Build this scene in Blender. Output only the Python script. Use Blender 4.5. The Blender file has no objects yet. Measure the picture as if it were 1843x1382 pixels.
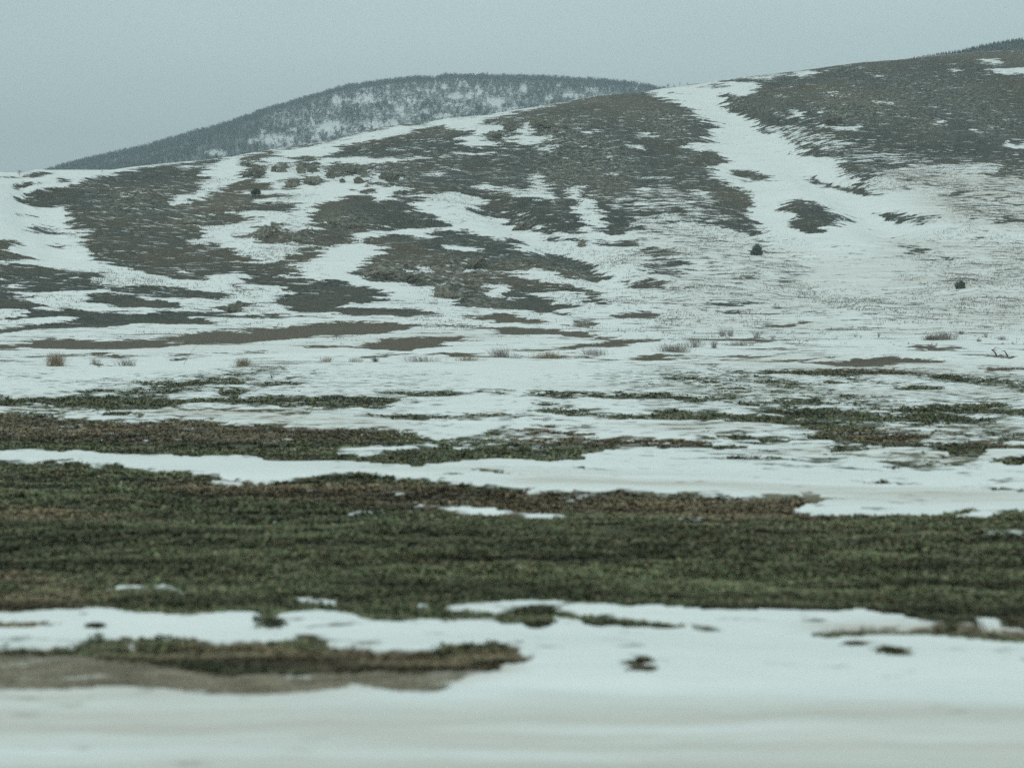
import bpy, math, random
import numpy as np
random.seed(7); rng = np.random.default_rng(7)
C = bpy.context.scene.collection
SC = bpy.context.scene

# ------------------------------------------------------------------ camera
HC = 2.3                       # camera height over the field (car window)
FP = 2676.0                    # focal length in photo pixels (photo 1843 x 1382)
TILT = math.atan((691-580)/FP)
cam_d = bpy.data.cameras.new('camera'); cam = bpy.data.objects.new('camera', cam_d); C.objects.link(cam)
cam.location = (0, 0, HC); cam.rotation_euler = (math.pi/2-TILT, 0, 0)
cam_d.sensor_width = 36; cam_d.lens = 36*FP/1843
cam_d.clip_start = 0.1; cam_d.clip_end = 20000
cam_d.dof.use_dof = True; cam_d.dof.focus_distance = 230; cam_d.dof.aperture_fstop = 1.2
SC.camera = cam

# ------------------------------------------------------------------ world, sun, exposure
SUN_EL, SUN_AZ = math.radians(28), math.radians(215)
w = bpy.data.worlds.new('World'); SC.world = w; w.use_nodes = True
nt = w.node_tree; N = nt.nodes; L = nt.links
bg = N['Background']
sky = N.new('ShaderNodeTexSky'); sky.sky_type = 'NISHITA'; sky.sun_disc = False
sky.sun_elevation = SUN_EL; sky.sun_rotation = SUN_AZ; sky.dust_density = 4; sky.air_density = 1.2
tc = N.new('ShaderNodeTexCoord'); sep = N.new('ShaderNodeSeparateXYZ')
L.new(tc.outputs['Generated'], sep.inputs[0])
ramp = N.new('ShaderNodeValToRGB')                      # overcast cloud deck: brighter overhead than at the horizon
e = ramp.color_ramp.elements
e[0].position = 0.0;  e[0].color = (6.9, 8.35, 8.2, 1)
e[1].position = 1.0;  e[1].color = (7.3, 8.6, 8.3, 1)
m_ = e.new(0.22); m_.color = (6.1, 7.4, 7.5, 1)
m_ = e.new(0.5); m_.color = (6.5, 7.85, 7.75, 1)
L.new(sep.outputs['Z'], ramp.inputs[0])
cn = N.new('ShaderNodeTexNoise'); cn.inputs['Scale'].default_value = 2.2; cn.inputs['Detail'].default_value = 3
mp = N.new('ShaderNodeMapping'); mp.inputs['Scale'].default_value = (1, 1, 3.5)
L.new(tc.outputs['Generated'], mp.inputs[0]); L.new(mp.outputs[0], cn.inputs['Vector'])
mr = N.new('ShaderNodeMapRange'); mr.inputs[1].default_value = .3; mr.inputs[2].default_value = .7
mr.inputs[3].default_value = .93; mr.inputs[4].default_value = 1.07
L.new(cn.outputs[0], mr.inputs[0])
mul = N.new('ShaderNodeVectorMath'); mul.operation = 'SCALE'
L.new(ramp.outputs[0], mul.inputs[0]); L.new(mr.outputs[0], mul.inputs['Scale'])
mix = N.new('ShaderNodeMix'); mix.data_type = 'RGBA'; mix.inputs[0].default_value = 0.95
L.new(sky.outputs[0], mix.inputs[6]); L.new(mul.outputs[0], mix.inputs[7])
L.new(mix.outputs[2], bg.inputs[0]); bg.inputs[1].default_value = 0.119
sd = bpy.data.lights.new('sun', 'SUN'); sun = bpy.data.objects.new('sun', sd); C.objects.link(sun)
sd.energy = 0.5; sd.angle = math.radians(25); sd.color = (1, .97, .92)
# direction towards the sun
az = SUN_AZ
dvec = (math.sin(az)*math.cos(SUN_EL), math.cos(az)*math.cos(SUN_EL), math.sin(SUN_EL))
from mathutils import Vector
sun.rotation_euler = Vector(dvec).to_track_quat('Z', 'Y').to_euler()
SC.view_settings.view_transform = 'Standard'; SC.view_settings.look = 'None'
SC.view_settings.exposure = 0; SC.view_settings.gamma = 1; SC.view_settings.use_curve_mapping = False
SC.render.engine = 'CYCLES'
SC.cycles.max_bounces = 5; SC.cycles.diffuse_bounces = 3; SC.cycles.volume_bounces = 0
SC.cycles.use_denoising = False

# ------------------------------------------------------------------ tags
def tag(o, label=None, cat=None, group=None, kind=None):
    if label: o['label'] = label
    if cat: o['category'] = cat
    if group: o['group'] = group
    if kind: o['kind'] = kind
    return o
def mesh_obj(name, V, F, mat=None, parent=None, smooth=False, uniform=None):
    """V (n,3); F list of tuples, or (m,k) int array"""
    me = bpy.data.meshes.new(name)
    V = np.asarray(V, np.float32)
    if isinstance(F, np.ndarray):
        k = F.shape[1]; m = F.shape[0]
        me.vertices.add(len(V)); me.vertices.foreach_set('co', V.ravel())
        me.loops.add(m*k); me.loops.foreach_set('vertex_index', F.astype(np.int32).ravel())
        me.polygons.add(m); me.polygons.foreach_set('loop_start', np.arange(0, m*k, k, dtype=np.int32))
        me.update(calc_edges=True)
    else:
        me.from_pydata([tuple(map(float, v)) for v in V], [], F); me.update()
    if smooth: me.polygons.foreach_set('use_smooth', [True]*len(me.polygons))
    if mat: me.materials.append(mat)
    o = bpy.data.objects.new(name, me); C.objects.link(o)
    if parent: o.parent = parent
    return o
def vattr(o, name, arr):
    arr = np.asarray(arr, np.float32)
    a = o.data.attributes.new(name, 'FLOAT_COLOR', 'POINT')
    full = np.ones((len(arr), 4), np.float32); full[:, :arr.shape[1]] = arr
    a.data.foreach_set('color', full.ravel())

# ------------------------------------------------------------------ noise
LAT = rng.random((256, 256))
def vnoise(x, y):
    xi = np.floor(x).astype(int); yi = np.floor(y).astype(int)
    fx = x-xi; fy = y-yi; fx = fx*fx*(3-2*fx); fy = fy*fy*(3-2*fy)
    a = LAT[xi & 255, yi & 255]; b = LAT[(xi+1) & 255, yi & 255]
    c = LAT[xi & 255, (yi+1) & 255]; d = LAT[(xi+1) & 255, (yi+1) & 255]
    return (a*(1-fx)+b*fx)*(1-fy)+(c*(1-fx)+d*fx)*fy-.5
def fbm(x, y, oct=4, gain=.5):
    s = 0; a = 1; ca, sa = math.cos(.6), math.sin(.6)
    for i in range(oct):
        s = s+a*vnoise(x+17.3*i, y+9.1*i); x, y = (x*ca-y*sa)*2.03, (x*sa+y*ca)*2.03; a *= gain
    return s
def sst(a, b, x):
    t = np.clip((x-a)/(b-a), 0, 1); return t*t*(3-2*t)

# ------------------------------------------------------------------ projection of the photograph's view
ct, st_ = math.cos(TILT), math.sin(TILT)
def proj(x, y, zp):
    zc = y*ct-zp*st_; yc = y*st_+zp*ct
    return 921.5+FP*x/zc, 691-FP*yc/zc
def ray(px, py):
    a = (np.asarray(px, float)-921.5)/FP; b = (691-np.asarray(py, float))/FP
    yy = ct+b*st_; zz = b*ct-st_
    return a/yy, zz/yy                       # u = x/y,  e = z/y

# ------------------------------------------------------------------ survey of where snow lies and ground is bare
W2, H2 = 922, 691                       # half photo resolution
S = np.ones((H2, W2)); K = np.full((H2, W2), .25); B = np.zeros((H2, W2)); A = np.zeros((H2, W2)); R = np.zeros((H2, W2))
TILES = {'T1': (0, 100, 2.9726), 'T2': (610, 100, 2.9726), 'T3': (1223, 40, 2.9726), 'T4': (0, 380, 2.9726),
         'T5': (610, 380, 2.9726), 'T6': (1223, 330, 2.9726), 'T7': (380, 260, 5.759),
         'F1': (0, 640, 2.003), 'F2': (920, 640, 1.9968), 'F3': (0, 980, 2.003), 'F4': (920, 980, 1.9968), 'P': (0, 0, 1)}
def fill(arr, tile, pts, val):
    x0, y0, s = TILES[tile]
    p = np.array(pts, float).reshape(-1, 2)
    X = (x0+p[:, 0]/s)/2; Y = (y0+p[:, 1]/s)/2
    X = np.where(X >= 920.5, 926, X); X = np.where(X <= .6, -4, X); Y = np.where(Y >= 690, 696, Y)
    a, b = max(0, int(X.min())), min(W2-1, int(X.max())+1); c, d = max(0, int(Y.min())), min(H2-1, int(Y.max())+1)
    if a >= b or c >= d: return
    SS = 3
    cov = np.zeros((d-c+1, b-a+1))
    for oy in range(SS):
        gy = np.arange(c, d+1)+(oy+.5)/SS
        gx = np.arange(a, b+1)+.5
        GX, GY = np.meshgrid(gx, gy); ins = np.zeros(GX.shape, bool)
        n = len(X)
        for i in range(n):
            x1, y1, x2, y2 = X[i], Y[i], X[(i+1) % n], Y[(i+1) % n]
            if y1 == y2: continue
            cnd = (y1 > GY) != (y2 > GY)
            ins ^= cnd & (GX < (x2-x1)*(GY-y1)/(y2-y1)+x1)
        cov += ins/SS
    sl = (slice(c, d+1), slice(a, b+1))
    arr[sl] = arr[sl]*(1-cov)+val*cov
def polys(arr, tile, val, text):
    for line in text.strip().split('\n'):
        v = val; line = line.strip()
        if not line: continue
        if ':' in line: v, line = line.split(':'); v = float(v)
        fill(arr, tile, [float(q) for q in line.replace(',', ' ').split()], v)
DK = .13
polys(K, 'P', .35, '''170,320 560,330 600,560 350,520 150,460 120,380
620,250 900,200 1250,200 1300,420 900,420 700,350
700,440 1150,430 1180,540 800,560
0,470 300,500 300,560 0,560''')
# --- hill: bare ground
polys(S, 'T1', DK, '''
0,650 60,655 130,640 190,622 270,625 330,632 200,655 100,660 0,668
60,715 90,690 200,687 195,705 120,722
285,675 310,662 420,664 400,678 330,682
95,768 150,740 250,715 330,705 400,690 480,660 600,632 720,605 860,590 1000,575 1100,565 1190,552 1225,560 1190,575 1130,590 1100,620 1060,640 1090,655 1200,655 1150,668 1090,670 1080,690 1070,720 1020,745 960,755 930,790 915,810 1000,790 1060,770 1100,740 1180,710 1270,680 1340,668 1430,665 1470,690 1530,710 1610,712 1560,722 1350,722 1250,735 1340,745 1610,745 1570,757 1440,765 1380,772 1330,790 1420,795 1530,780 1600,795 1600,805 1500,830 1330,835 1240,845 1290,860 1240,870 1200,865 1230,895 400,895 360,840 330,810 250,822 200,822 130,800 100,785
1640,830 1720,800 1843,770 1843,895 1650,895
1240,548 1550,490 1843,445 1843,455 1700,480 1500,520 1390,530
''')
polys(S, 'T1', .95, '''
940,598 1090,588 1060,602 960,606
540,645 640,635 600,655 520,652
665,752 690,742 688,758
460,690 500,682 470,705
1020,632 1050,630 1045,645
''')
polys(K, 'T1', .34, '''
380,700 1060,640 1000,760 900,892 420,892
''')
polys(S, 'T2', DK, '''
0,520 30,490 120,465 300,430 450,395 490,380 590,372 640,390 700,395 740,400 770,365 830,330 950,300 1100,270 1250,236 1400,211 1620,190 1640,197 1720,215 1740,230 1800,250 1843,270 1843,895 0,895
0,445 90,405 200,386 330,368 490,355 480,372 330,380 150,415 60,435
590,340 820,314 720,335 640,350
''')
polys(S, 'T2', .97, '''
600,375 700,350 830,328 950,297 880,315 790,340 765,370 800,380 860,375 890,385 880,400 900,410 870,420 790,425 770,440 800,460 830,480 780,490 700,492 640,460 625,440 680,435 750,430 760,415 700,405 640,400
900,400 960,395 1000,370 1050,350 1040,370 1010,400 1030,430 1080,435 1120,430 1160,450 1130,458 1060,455 1000,475 970,490 930,475 870,455 960,440 980,420 940,415
1070,460 1100,485 1135,505 1125,525 1100,520 1085,480
0,550 130,548 170,560 290,548 360,555 350,570 230,580 170,588 80,580 0,575
240,510 290,500 320,512 260,520
390,545 460,540 450,560 400,565
380,500 415,505 385,512
460,510 510,500 500,515
540,530 610,540 600,552 560,550
620,515 720,522 830,515 820,525 680,530
530,465 590,450 590,465
0,650 310,650 290,680 240,685 280,705 360,700 390,725 250,745 90,748 0,745
370,760 540,735 620,728 680,745 750,775 765,800 690,825 740,850 830,870 900,895 560,895 480,860 430,830 410,790 480,765
.8:700,700 800,692 850,715 930,705 990,730 1010,760 900,745 800,730
.8:1060,620 1090,640 1110,690 1140,720 1130,745 1170,760 1100,780 1040,765 990,740 1020,715 1040,690 1050,650
1230,710 1330,705 1290,730 1300,760 1340,790 1390,830 1430,860 1400,895 1270,895 1240,860 1260,820 1250,770
1600,730 1650,708 1700,712 1660,740 1590,750
1310,385 1340,395 1375,415 1350,428 1330,410
1580,430 1640,422 1690,440 1620,438
1520,490 1620,485 1650,500 1580,498
1410,482 1460,485 1430,495
1320,480 1370,490 1320,505
1550,650 1790,645 1700,658
1450,625 1490,645 1460,655
870,835 930,838 890,860
1000,845 1050,845 1030,862
940,330 995,328 985,340
1655,197 1843,174 1843,268 1800,240 1740,225 1700,210
180,630 290,628 240,645
500,615 545,612 520,650 490,650
570,595 605,598 580,620
1170,480 1230,492 1180,498
''')
polys(S, 'T2', DK, '''
130,668 240,680 300,690 200,710 150,695 100,675
585,775 620,788 600,790
1285,725 1340,715 1355,745 1300,745
1740,205 1790,198 1843,205 1780,212
''')
polys(S, 'T2', .40, '''1430,760 1560,740 1843,700 1843,895 1560,895 1600,840 1450,810''')
polys(K, 'T2', .45, '''1400,740 1560,700 1843,680 1843,895 1560,895''')
polys(K, 'T2', .33, '''1040,440 1700,360 1843,500 1843,680 1000,700''')
polys(S, 'T3', DK, '''
0,440 0,345 160,318 320,293 600,261 720,246 850,228 980,209 1200,194 1330,176 1450,168 1600,151 1843,146 1843,900 0,900''')
polys(S, 'T3', .97, '''
0,350 120,330 250,320 380,325 440,345 430,370 350,395 290,400 220,380 200,395 240,410 230,430 250,470 330,510 410,540 430,580 500,600 560,620 640,670 650,690 620,715 720,725 850,720 870,760 880,790 940,850 930,880 1000,900 310,900 250,860 190,830 200,790 190,760 300,745 230,710 180,690 130,695 60,680 30,665 60,648 170,645 240,660 150,620 150,605 200,600 180,580 215,565 160,530 100,500 60,465 0,445
330,300 450,290 580,270 540,288 430,305 350,306
620,270 700,262 770,268 700,285 620,295
790,255 845,255 810,265
930,240 970,240 950,250
1010,275 1080,285 1080,292 1030,290
1575,188 1640,203 1720,203 1735,228 1670,225 1620,203
1575,245 1690,258 1800,252 1843,248 1843,272 1740,280 1680,268
1440,265 1490,250 1500,265 1450,272
1465,220 1505,222 1480,230
1770,150 1825,150 1800,154
820,382 875,382 850,412
555,380 575,408 550,405
590,485 620,455 640,485 680,510 660,522 600,505
500,500 590,500 560,510
765,515 790,515 790,545 830,570 950,553 955,580 850,580 780,575
790,465 810,490 790,500
725,445 742,462 728,466
1040,425 1135,430 1110,440 1060,435
1310,525 1400,535 1450,560 1400,552
1590,570 1640,595 1600,598
1730,625 1790,640 1790,660 1843,670 1843,685 1790,680 1750,640
1735,530 1780,540 1750,545
1090,490 1140,492 1110,498
440,315 485,315 465,322
''')
polys(S, 'T3', .52, '''500,560 600,550 700,600 760,590 850,605 900,610 870,650 890,690 800,690 720,660 640,650 560,620 490,580
.42:900,700 1130,700 1240,720 1320,735 1100,760 940,740
.74:1050,800 1200,780 1400,762 1650,758 1700,800 1843,820 1843,900 940,900 1000,850
.25:1650,812 1843,790 1843,830 1700,835''')
polys(K, 'T3', .45, '''480,545 700,560 950,600 1200,690 1843,740 1843,900 930,900 870,760 640,680
.28:240,410 1200,220 1843,400 1843,720 700,560''')
polys(S, 'T3', DK, '''
270,800 380,800 500,830 500,850 430,850 360,858 300,830
120,350 200,338 280,335 270,348 150,358
310,620 350,622 330,632
640,795 700,820 760,850 820,880 800,895 740,870 690,840
0,375 30,380 0,384
600,760 655,775 610,770
450,757 490,768 455,765
''')
# detailed outcrop area
fill(S, 'T7', [0, 165, 260, 150, 1400, 0, 1843, 0, 1843, 1037, 460, 1037, 0, 870], .97)
polys(S, 'T7', .06, '''
0,180 80,145 180,155 120,180 30,215 0,260
250,160 400,120 560,85 720,45 950,15 1200,0 1100,20 900,40 740,75 560,105 700,110 740,130 560,145 440,160 420,190 600,180 540,210 600,230 520,240 450,245 550,275 520,300 580,320 470,350 350,360 290,330 330,290 350,240 380,215 260,210 340,180
600,270 640,215 690,230 640,290
680,260 740,210 830,190 820,235 760,270 720,305 690,285
860,220 920,215 930,175 850,170 760,150 900,120 1040,135 1080,170 1030,190 1100,235 1140,250 1130,290 1060,295 960,275 940,310 905,300 880,260
1090,160 1200,120 1300,110 1400,0 1843,0 1843,150 1650,160 1580,140 1400,145 1200,165
1150,220 1350,200 1680,220 1670,300 1640,330 1560,345 1520,320 1400,345 1330,330 1300,345 1240,360 1210,340 1215,265 1150,265
1700,220 1843,190 1843,320 1700,290
1640,345 1843,340 1843,350 1700,352
750,400 790,345 840,340 940,370 910,440 860,455 780,445
960,330 1000,315 1140,350 1140,400 1020,430 960,400
1325,380 1350,355 1400,375 1370,400 1330,400
1410,410 1440,385 1510,395
1570,370 1640,375 1740,405 1843,400 1843,450 1750,430 1640,455 1610,420
1450,475 1740,480 1660,500 1520,530 1470,510
0,500 100,460 260,405 380,365 600,360 640,370 520,380 600,420 740,455 940,465 800,480 560,480 400,485 260,510 430,530 620,525 930,530 820,545 560,570 440,575 380,600 420,615 520,605 660,615 760,590 860,610 950,635 840,660 830,690 700,680 540,685 400,695 280,730 270,755 450,755 680,745 540,770 440,800 250,825 0,850
740,710 800,695 870,712 760,722
1000,720 1000,690 1100,640 1250,600 1330,570 1280,530 1560,540 1700,560 1720,600 1843,590 1843,940 1600,950 1450,980 1500,1037 460,1037 500,1000 420,990 270,990 260,960 350,950 420,905 460,870 540,850 600,880 640,890 600,850 650,815 740,820 860,810 780,850 740,890 830,900 800,920 1040,900 1150,880 1050,870 1000,840 1030,790 980,770 860,755 1020,760
110,890 180,882 150,900
0,960 110,958 60,970
''')
polys(S, 'T7', .97, '''
0,555 40,575 0,580
0,690 80,695 30,720 0,720
120,705 240,700 270,750 200,745
1205,790 1250,750 1340,725 1330,740 1250,770 1210,798
1690,870 1700,830 1770,860 1720,885
1430,940 1600,910 1843,905 1843,935 1640,940 1500,960
1420,875 1560,890 1460,900
1560,690 1630,690 1550,715
1150,820 1230,815 1180,850
780,950 850,950 840,980 790,985
880,820 900,810 870,870 840,850
730,70 900,40 840,65 760,80
1560,40 1610,35 1610,110 1570,80
''')
# --- lower hill
polys(S, 'T4', DK, '''
360,0 420,30 370,40 380,70 330,90 360,108 430,115 460,150 410,175 470,190 480,215 450,240 500,275 590,290 700,320 770,345 880,350 930,368 1110,375 1130,360 1080,345 1200,340 1290,345 1330,360 1250,370 1310,395 1420,405 1510,410 1500,430 1380,430 1290,410 1230,392 1260,415 1320,432 1430,440 1560,430 1610,445 1600,460 1480,465 1410,490 1440,505 1600,520 1510,530 1560,545 1843,550 1843,380 1750,372 1570,345 1640,320 1640,310 1550,290 1690,265 1740,240 1570,235 1490,265 1430,285 1380,260 1330,235 1270,220 1260,200 1160,175 1070,175 1000,170 1070,150 1080,120 1110,85 1290,65 1420,40 1300,35 1230,40 1200,0
1390,155 1460,175 1530,165 1500,182 1400,180
1540,140 1570,160 1843,140 1843,150 1800,200 1700,190 1640,190 1580,190 1560,165
1570,235 1590,210 1650,195 1750,210 1740,235 1660,250
0,150 60,160 110,185 60,190 30,205 60,225 150,240 200,265 60,280 30,270 0,280
.3:130,85 160,70 210,80 260,95 380,120 370,132 210,135 160,115
.3:285,180 320,170 370,190 390,215 340,210 300,195
.35:80,20 200,15 210,45 170,40
0,290 200,290 320,310 500,320 560,350 520,380 600,400 850,405 920,385 1060,425 1180,440 1250,465 1160,475 900,465 760,455 640,440 560,410 500,430 400,430 320,435 200,435 60,440 100,460 280,465 200,470 120,470 0,470
370,485 480,480 500,455 560,440 700,460 820,470 1000,510 960,522 850,525 680,520 540,505
0,470 100,480 220,500 330,515 200,518 140,530 300,540 430,535 700,540 860,545 1100,548 1300,555 1600,560 1740,560 1600,570 1400,570 1200,565 1000,568 1100,590 1240,620 1100,612 1000,615 900,612 700,605 600,630 200,635 100,650 0,670 0,635 100,620 300,605 440,590 470,575 300,570 60,590 0,590 60,575 150,545 90,530 0,525
0,745 0,725 150,710 180,690 300,688 500,695 700,690 900,685 1000,660 1150,645 1300,655 1400,655 1200,640 1500,625 1600,610 1843,605 1843,670 1700,675 1600,690 1400,705 1200,710 1000,720 870,735 730,748 400,745 200,738
290,665 490,670 400,678
430,772 560,768 680,780 600,788
730,768 970,775 1070,772 970,782
830,795 1000,800 960,810 850,805
1120,768 1400,745 1510,757 1400,765 1200,772
1620,738 1660,728 1830,735 1760,748
460,828 560,825 650,835 540,836
1180,800 1300,800 1250,805
1160,525 1220,505 1280,490 1310,510 1280,530 1290,545 1200,545
1370,540 1460,545 1400,550
''')
polys(S, 'T4', .97, '''
500,545 860,550 820,560 540,550
770,705 1080,700 930,712
920,305 960,315 1010,330 960,330
0,350 35,365 20,375 0,370
60,405 150,390 160,398 80,415
150,350 205,352 180,356
390,350 440,352 420,360
660,95 705,98 680,108
730,298 780,290 760,305
1450,345 1520,340 1500,352
''')
polys(S, 'T5', DK, '''
0,0 430,0 480,20 560,50 630,70 600,90 480,92 350,95 340,110 180,110 60,130 80,140 0,190
100,160 200,140 330,130 430,150 520,150 490,115 600,100 680,110 750,135 850,160 860,145 960,155 980,190 1000,215 1100,230 1200,240 1280,265 1360,300 1340,320 1420,345 1460,370 1380,385 1300,370 1200,350 1060,325 900,330 1000,350 1080,375 1180,400 1300,410 1320,430 1400,440 1420,455 1270,450 1200,430 1050,440 1040,460 1150,480 1190,510 1300,515 1200,525 1180,540 1060,545 940,525 850,530 740,525 600,520 610,490 540,460 500,435 510,400 440,410 370,395 330,380 200,382 130,365 80,340 100,310 150,290 130,265 230,225 170,210 250,205 280,190 140,185
700,0 760,20 850,45 900,60 960,100 1080,125 1200,130 1310,130 1330,100 1300,60 1260,0
1390,125 1430,90 1400,60 1420,0 1843,0 1843,20 1700,30 1600,40 1590,90 1550,130 1450,135
1080,145 1130,138 1230,155 1180,175 1120,175
1230,150 1300,155 1330,195 1290,195
1360,190 1400,160 1520,155 1640,165 1650,185 1500,190
.33:1520,240 1580,210 1700,195 1843,210 1843,350 1700,340 1600,335 1650,300 1620,275 1650,250 1600,225
1470,380 1640,385 1700,360 1760,375 1720,390 1800,410 1740,425 1600,425 1520,405
1260,430 1340,425 1430,455 1370,455 1290,445
1290,465 1370,470 1460,500 1370,505
1540,490 1580,492 1560,500
0,375 60,380 140,400 270,420 200,440 330,440 250,460 320,485 200,490 130,505 50,480 60,500 0,510
0,515 100,515 300,522 500,540 620,550 500,560 350,565 0,562
680,560 760,570 850,545 940,555 980,580 1100,590 1160,600 1050,608 850,605 820,590 700,585
1060,540 1150,545 1270,565 1200,570
.3:1200,610 1260,590 1370,600 1380,630 1280,635
1550,545 1600,535 1720,540 1740,565 1620,572 1480,575 1460,560
0,595 150,598 400,605 600,620 900,628 1100,640 1340,650 1420,665 1300,670 1430,685 1560,690 1740,680 1730,695 1500,735 1380,732 1180,750 1160,742 1380,715 1440,700 1300,690 1190,685 1160,665 1000,665 800,665 850,650 700,632 600,625 380,620 400,645 250,655 100,668 0,672
0,735 130,725 230,690 400,675 600,675 680,690 780,705 640,702 560,700 540,712 640,722 500,730 380,755 330,758 180,745 60,740
0,785 180,770 520,772 380,780 100,790
950,765 1080,755 1150,752 1050,770
1100,697 1200,697 1150,702
''')
polys(S, 'T5', .97, '''
770,440 810,400 860,390 900,410 870,465 800,460
400,330 440,305 490,335 460,345
880,455 960,470 900,475
690,320 750,340 720,345
715,270 740,265 740,300 720,290
470,275 520,290 500,295
260,315 320,320 290,326
700,200 800,205 750,215
.8:560,400 650,405 780,385 700,397 600,398
540,185 720,200 690,215 560,205
980,65 1050,75 1110,100 1060,105
190,70 230,90 200,98
''')
polys(S, 'T5', .72, '''1590,40 1843,20 1843,210 1650,200 1600,150''')
polys(K, 'T5', .42, '''1560,30 1843,10 1843,700 1500,640 1560,400 1480,230 1600,150''')
polys(K, 'T5', .30, '''80,150 900,120 1400,320 1400,520 500,530''')
polys(S, 'T6', DK, '''
0,0 250,0 340,35 390,70 410,110 370,140 385,185 410,220 460,265 400,290 330,260 220,235 130,230 80,210 180,200 100,180 0,170 0,140 180,140 100,110 0,90 0,60 150,60 80,40 0,30
590,85 640,80 700,100 780,120 840,145 790,160 860,170 960,210 940,218 860,200 820,215 870,230 790,240 740,270 660,270 600,235 580,205 600,180 540,147 580,135
780,0 850,15 920,20 1000,45 1060,70 980,70 880,45 820,30
970,230 1020,245 1090,270 1020,255
1045,150 1110,165 1180,155 1210,180 1250,190 1200,228 1150,210 1080,180
.4:1200,150 1300,175 1410,185 1400,210 1270,215 1220,230
.2:1660,210 1700,185 1843,190 1843,215 1720,220
.2:1215,320 1270,330 1230,350 1300,340 1330,375 1260,380 1220,365
.45:1190,405 1280,395 1370,430 1280,435
.3:1340,460 1430,465 1400,470
.2:1390,395 1480,395 1500,410 1430,412
.2:1400,510 1550,515 1640,510 1600,525
1500,488 1560,490 1530,494
.3:1620,590 1843,585 1750,597
.2:100,630 250,635 330,645 420,635 490,640 400,650 300,665 200,660
.2:150,680 250,685 340,690 300,702 180,698
430,755 560,760 630,745 700,750 620,780 480,775
210,835 330,832 520,840 640,850 400,858 260,850
1180,875 1300,872 1450,880 1640,890 1700,900 1500,900 1260,895
450,960 520,950 700,955 850,965 1000,940 1120,935 1400,960 1420,970 1200,970 1000,985 850,985 640,965
760,940 830,930 910,938 850,937
290,1000 400,1003 350,1006
400,1018 480,1003 620,1008 800,998 1050,1003 1200,1005 1250,1015 1100,1025 800,1030
1510,925 1600,930 1740,925 1843,950 1700,945 1560,938
1720,915 1843,918 1843,925 1760,923
1570,980 1700,985 1843,990 1843,1010 1650,1008
.35:880,680 920,665 1030,690 940,695
.35:540,690 580,680 630,690 580,700
''')
polys(S, 'T6', .42, '''0,30 120,70 230,160 200,230 80,210 0,230''')
polys(K, 'T6', .42, '''0,0 200,50 460,270 720,320 700,720 0,650''')
polys(S, 'T6', .72, '''0,285 400,292 640,390 700,500 620,640 500,690 500,630 420,635 100,630 0,600''')
polys(S, 'T6', .62, '''1380,0 1843,0 1843,185 1700,183 1640,200 1500,180 1380,110''')
polys(K, 'T6', .40, '''1350,0 1843,0 1843,620 1200,560 1200,300 1450,250''')
polys(S, 'T6', .76, '''1050,600 1300,580 1600,640 1843,620 1843,740 1200,760 1000,700
.78:1180,300 1400,300 1700,420 1750,540 1350,540 1200,430
.76:860,660 1060,640 1250,700 1250,800 700,790 700,750''')
polys(S, 'T6', .2, '''1215,320 1270,330 1230,350 1300,340 1330,375 1260,380 1220,365
1390,395 1480,395 1500,410 1430,412
1400,510 1550,515 1640,510 1600,525''')
polys(K, 'T6', .36, '''850,560 1843,560 1843,800 700,800''')
# --- field
polys(S, 'F1', .05, '''
.36:0,80 150,78 180,90 280,88 380,85 500,90 640,92 780,95 1000,95 1200,100 1120,108 900,110 800,103 500,103 330,100 180,107 80,95
.3:200,130 340,120 500,125 700,130 560,137 250,135
0,140 60,145 130,148 300,150 460,155 600,150 780,152 900,143 1000,140 1100,150 1250,145 1330,150 1400,160 1550,165 1440,172 1400,190 1340,192 1200,187 1050,185 880,172 700,175 560,190 420,185 250,180 0,178
770,125 880,120 900,132 800,137
1330,130 1430,128 1600,130 1843,130 1843,152 1700,150 1500,155 1400,145
.2:620,195 900,190 1100,200 1205,205 1100,210 850,208
310,203 420,200 480,208 400,215
0,208 70,210 180,220 280,225 400,240 500,245 640,235 560,225 750,235 830,240 820,250 1000,250 1100,258 1200,260 1400,265 1520,272 1500,290 1700,290 1843,265 1843,375 1740,375 1560,395 1400,398 1180,385 1000,380 850,372 500,370 300,360 0,365
1220,215 1400,212 1600,208 1843,215 1843,245 1600,240 1500,235 1300,225
0,390 130,395 230,390 300,383 350,395 400,405 480,405 500,430 640,435 800,440 830,455 960,465 1080,460 1200,450 1300,440 1440,445 1560,460 1660,475 1740,490 1843,505 1843,725 0,725
1600,435 1700,440 1650,450
1720,420 1780,420 1843,430 1843,445 1770,440
''')
polys(S, 'F1', .95, '''
.65:1180,345 1260,325 1400,315 1560,310 1540,325 1400,345 1280,360
570,315 610,318 590,321
720,355 760,350 740,359
930,295 970,296 950,299
1000,338 1060,340 1030,343
1480,572 1620,568 1740,575 1843,590 1843,600 1700,595 1530,582
970,605 1020,606 1000,612
1240,590 1380,588 1260,597
1110,592 1150,592 1130,597
.75:780,465 900,470 870,485 800,475
0,352 150,348 200,358 120,362 0,358
''')
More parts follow.
